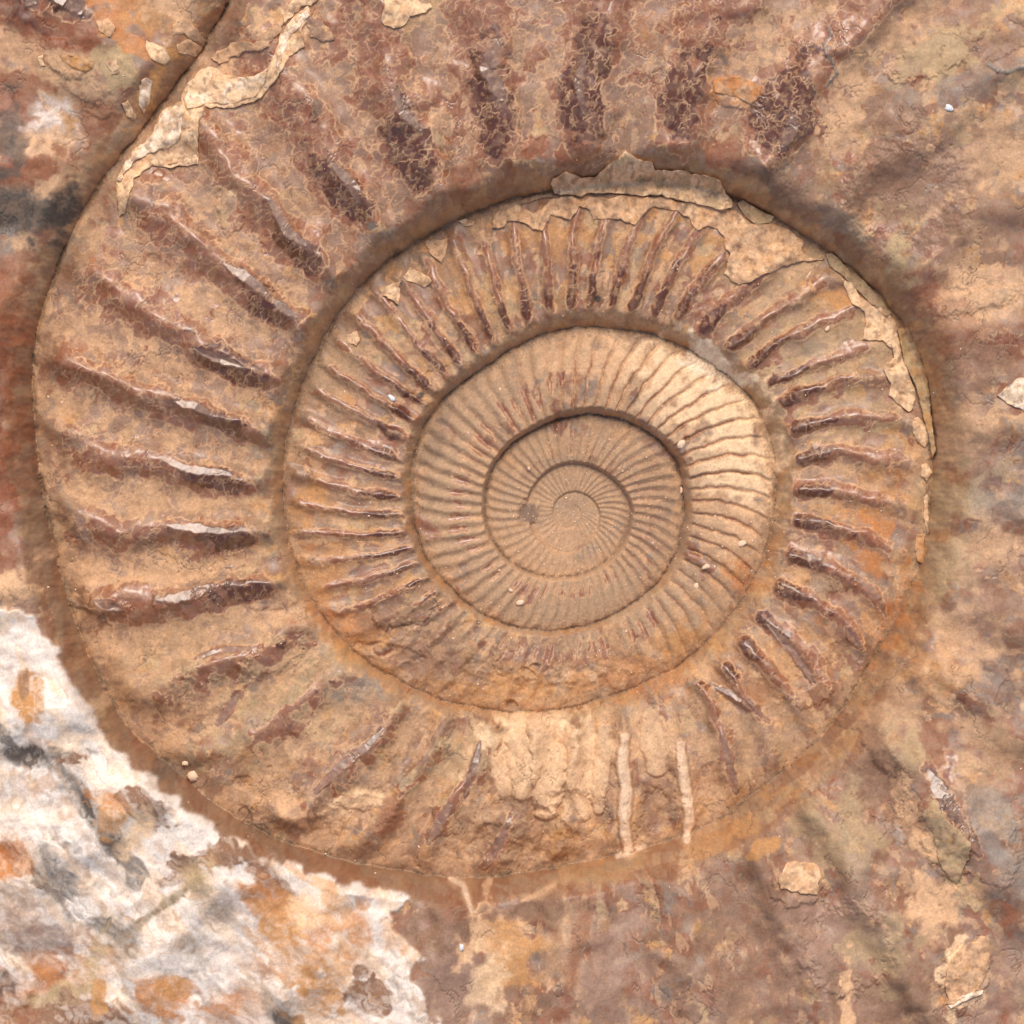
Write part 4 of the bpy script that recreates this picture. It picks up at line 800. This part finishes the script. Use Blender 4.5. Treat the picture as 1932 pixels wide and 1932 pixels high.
flake(cr(0,0,[(1180,330),(1260,270),(1340,240),(1420,260),(1500,210),(1545,150),(1600,90),(1580,180),(1530,250),(1460,300),(1380,300),(1300,330),(1220,370)]), 5, 'peach', label='ragged peach shell crust above the folded layer', color2='sand', jag=2.2, seed=22)
flake(cr(0,0,[(1620,30),(1680,-30),(1800,-60),(1790,0),(1740,50),(1700,40),(1650,90),(1590,150),(1590,100)]), 5, 'cream', label='cream shell crust running off the top edge', color2='peach', jag=2.0, seed=23)
flake(cr(0,0,[(1700,60),(1760,120),(1850,180),(1870,240),(1810,250),(1740,220),(1710,150)]), 3, 'mauve', label='grey-pink shell tablet at the end of the pale band', color2='peach', jag=1.4, seed=24)
# angular shell tablets on the outermost coil at the upper left
for i, (pp, cn) in enumerate((([(360,330),(440,340),(545,370),(540,400),(500,430),(430,400),(370,370)],'ochre'),([(610,370),(660,350),(690,400),(680,440),(640,440)],'cream'),([(700,600),(730,570),(770,650),(760,680),(720,660)],'cream'),
     ([(830,250),(900,270),(945,300),(960,350),(930,380),(860,350),(835,310)],'cream'),([(975,160),(1040,120),(1110,180),(1150,240),(1090,250),(1040,210),(980,220)],'peach'),([(790,500),(830,450),(860,470),(850,560),(810,640),(790,600)],'pale'),
     ([(1000,270),(1070,230),(1130,270),(1100,320),(1010,310)],'peach'),([(560,150),(620,130),(670,180),(640,230),(580,210)],'peach'),([(230,340),(260,330),(275,390),(240,400)],'cream'))):
    flake(cr(0,0,pp), 2.2, cn, name='shell_tablet', label='angular shell tablet on the outer coil at the upper left', jag=1.2, seed=30+i)
flake(cr(1756,0,[(190,470),(230,450),(340,440),(460,500),(450,560),(400,600),(330,560),(200,530)]), 3, 'orange', name='shell_tablet', label='orange shell tablet between two top ribs', color2='peach', jag=.8, seed=40)
flake(cr(1756,1756,[(540,1110),(600,1010),(680,1005),(760,1020),(780,1080),(760,1190),(700,1180),(560,1150)]), 5, 'peach', name='shell_tablet', label='peach tablet of shell low on the right', color2='cream', jag=1.6, seed=41)
flake(cr(1756,1756,[(1325,740),(1370,700),(1450,750),(1530,830),(1600,900),(1590,990),(1530,1130),(1480,1090),(1430,1000),(1400,850)]), 5, 'khaki', name='shell_tablet', label='tall khaki shell tablet at the lower right', color2='sand', jag=1.4, seed=42)
flake(cr(1756,1756,[(1460,1600),(1520,1500),(1640,1420),(1700,1410),(1720,1500),(1700,1620),(1640,1700),(1500,1790),(1470,1780)]), 4.5, 'peach', name='shell_tablet', label='rough peach shell tablet in the lower right corner', color2='tan', jag=1.8, seed=43)
flake(cr(1756,1756,[(1475,1790),(1530,1750),(1600,1720),(1670,1710),(1670,1730),(1600,1755),(1540,1780),(1490,1805)]), 7, 'pale', name='shell_flake', label='white sliver at the foot of the rough tablet', jag=.6, seed=44)

# ------------------------------------------------------------------ loose bits lying on the fossil
M_chip, nt, b = newmat('pale_grit')
b.inputs['Base Color'].default_value = (*PAL['pale'], 1); b.inputs['Roughness'].default_value = 0.8
nz_ = nt.nodes.new('ShaderNodeTexNoise'); nz_.inputs['Scale'].default_value = 700
rp = nt.nodes.new('ShaderNodeValToRGB'); rp.color_ramp.elements[0].color = (*PAL['peach'], 1); rp.color_ramp.elements[1].color = (*PAL['pale'], 1)
tc = nt.nodes.new('ShaderNodeTexCoord'); nt.links.new(tc.outputs['Object'], nz_.inputs[0]); nt.links.new(nz_.outputs['Fac'], rp.inputs[0]); nt.links.new(rp.outputs[0], b.inputs['Base Color'])
M_white, nt2, b2 = newmat('white_chip'); b2.inputs['Base Color'].default_value = (.85, .84, .82, 1); b2.inputs['Roughness'].default_value = 0.5
nz2 = nt2.nodes.new('ShaderNodeTexNoise'); nz2.inputs['Scale'].default_value = 1200; bp2 = nt2.nodes.new('ShaderNodeBump'); bp2.inputs['Distance'].default_value = .0004; bp2.inputs['Strength'].default_value = .4
nt2.links.new(nz2.outputs['Fac'], bp2.inputs['Height']); nt2.links.new(bp2.outputs[0], b2.inputs['Normal'])
def pebble(rx, ry, rz, rot, seed, nu=10, nv_=6):
    rg_ = random.Random(seed); vs = [(0, 0, -rz)]; fs = []
    c, s = math.cos(rot), math.sin(rot)
    for j in range(1, nv_):
        th = math.pi*j/nv_-math.pi/2
        for i in range(nu):
            a = 2*math.pi*i/nu; kq = 1+rg_.uniform(-.30, .22)
            x = rx*math.cos(a)*math.cos(th)*kq; y = ry*math.sin(a)*math.cos(th)*kq
            vs.append((x*c-y*s, x*s+y*c, rz*math.sin(th)*kq))
    vs.append((0, 0, rz))
    for i in range(nu): fs.append((0, 1+(i+1) % nu, 1+i))
    for j in range(nv_-2):
        for i in range(nu):
            a = 1+j*nu+i; b_ = 1+j*nu+(i+1) % nu
            fs.append((a, b_, b_+nu)); fs.append((a, b_+nu, a+nu))
    t = len(vs)-1; o_ = 1+(nv_-2)*nu
    for i in range(nu): fs.append((t, o_+i, o_+(i+1) % nu))
    return vs, fs
def loose(name, x, y, rx, ry, rz, rot, label, cat, mat, seed, group=None):
    vs, fs = pebble(rx*S, ry*S, rz*S, math.radians(rot), seed)
    me = bpy.data.meshes.new(name); me.from_pydata(vs, [], fs); me.materials.append(mat)
    for p in me.polygons: p.use_smooth = True
    o = bpy.data.objects.new(name, me); C.objects.link(o)
    o.location = w3(x, y, float(zat([x], [y])[0])+rz*0.55)
    o['label'] = label; o['category'] = cat
    if group: o['group'] = group
loose('white_chip', 738, 750, 10, 5, 3, -50, 'bright white chip lying on the left side of the thin-ribbed coil', 'chip', M_white, 1)
G = 'pale grains lying on the fossil'
for i, (x, y, rx, ry, ro, lb) in enumerate((
    (982,1139,8,6,20,'round cream grain on the fine ribs below the centre'),
    (1402,1026,11,6,25,'oval cream grain on the right of the worn cream coil'),
    (1334,1070,9,5,20,'long cream grain where the worn coil turns orange'),
    (1316,1107,6,5,80,'small cream grain just under the long cream grain'),
    (1562,620,7,4,50,'cream chip on the ribs near the upper right seam'),
    (1287,838,10,7,60,'peach grain in the seam right of the centre'),
    (998,883,4,3,90,'tiny pale grain above and left of the centre'),
    (1060,1085,0,0,0,''),
    (963,1115,6,3,-30,'flat pale grain in the seam below left of the centre'),
    (1289,925,3,7,5,'thin pale grain in the seam right of the small coil'),
    (350,1440,8,6,10,'cream lump in the lower left seam'),
    (362,1465,11,12,30,'larger cream lump beside the lower left seam'),
    (300,1437,0,0,0,''))):
    if rx: loose('pale_grain', x, y, rx, ry, max(2.2, ry*.5), ro, lb, 'grain', M_chip, 10+i, G)
loose('shiny_chip', 1782, 212, 9, 6, 3, -20, 'shiny white crystal chip on the right part of the outer coil', 'chip', M_white, 40)
loose('blue_grey_chip', 872, 1777, 5, 7, 2.5, 10, 'small grey-white chip on the brown shoulder at the bottom', 'chip', M_white, 41)
loose('shell_splinter', 1527, 518, 10, 2.0, 1.6, 55, 'thin pale splinter lying near the upper right seam', 'splinter', M_chip, 42)
# fine grit: nobody could count it
allv, allf = [], []; off = 0
rg = random.Random(9)
zones = [(1081,962,150,150,260),(1081,962,420,380,420),(1400,1000,100,180,160),(1000,1280,330,90,130),(640,1000,110,300,120),(1600,800,140,300,120),(1250,560,350,120,60),(966,966,960,960,220),(140,900,60,500,60),(500,1560,250,80,50)]
for zx, zy, sx, sy, cnt in zones:
    for _ in range(cnt):
        x = zx+rg.gauss(0, .5)*sx; y = zy+rg.gauss(0, .5)*sy
        if not (0 < x < FR and 0 < y < FR): continue
        rx = min(4.0, 0.8*math.exp(rg.gauss(0.15, .45))); ry = rx*rg.uniform(.4, .9)
        vs, fs = pebble(rx*S, ry*S, ry*.6*S, rg.uniform(0, 3.14), rg.random(), 6, 4)
        bx, by, bz = w3(x, y, float(zat([x], [y])[0])+ry*.3)
        allv += [(a+bx, b_+by, c_+bz) for a, b_, c_ in vs]; allf += [(p+off, q_+off, r_+off) for p, q_, r_ in fs]; off += len(vs)
me = bpy.data.meshes.new('grit'); me.from_pydata(allv, [], allf); me.materials.append(M_chip)
go = bpy.data.objects.new('grit', me); C.objects.link(go)
go['kind'] = 'stuff'; go['label'] = 'fine pale grit scattered over the ribs and seams'; go['category'] = 'grit'

# ------------------------------------------------------------------ the ground it lies on
M_g, ntg, bgd = newmat('ground_gravelly')
nzg = ntg.nodes.new('ShaderNodeTexNoise'); nzg.inputs['Scale'].default_value = 30; nzg.inputs['Detail'].default_value = 8
rpg = ntg.nodes.new('ShaderNodeValToRGB'); rpg.color_ramp.elements[0].color = (.16, .10, .06, 1); rpg.color_ramp.elements[1].color = (.38, .27, .18, 1)
ntg.links.new(nzg.outputs['Fac'], rpg.inputs[0]); ntg.links.new(rpg.outputs[0], bgd.inputs['Base Color']); bgd.inputs['Roughness'].default_value = .9
me = bpy.data.meshes.new('ground'); me.from_pydata([(-6, -6, 0), (6, -6, 0), (6, 6, 0), (-6, 6, 0)], [], [(0, 1, 2, 3)]); me.materials.append(M_g)
gr = bpy.data.objects.new('ground', me); C.objects.link(gr); gr.location = (0, 0, -30*S); gr['kind'] = 'structure'
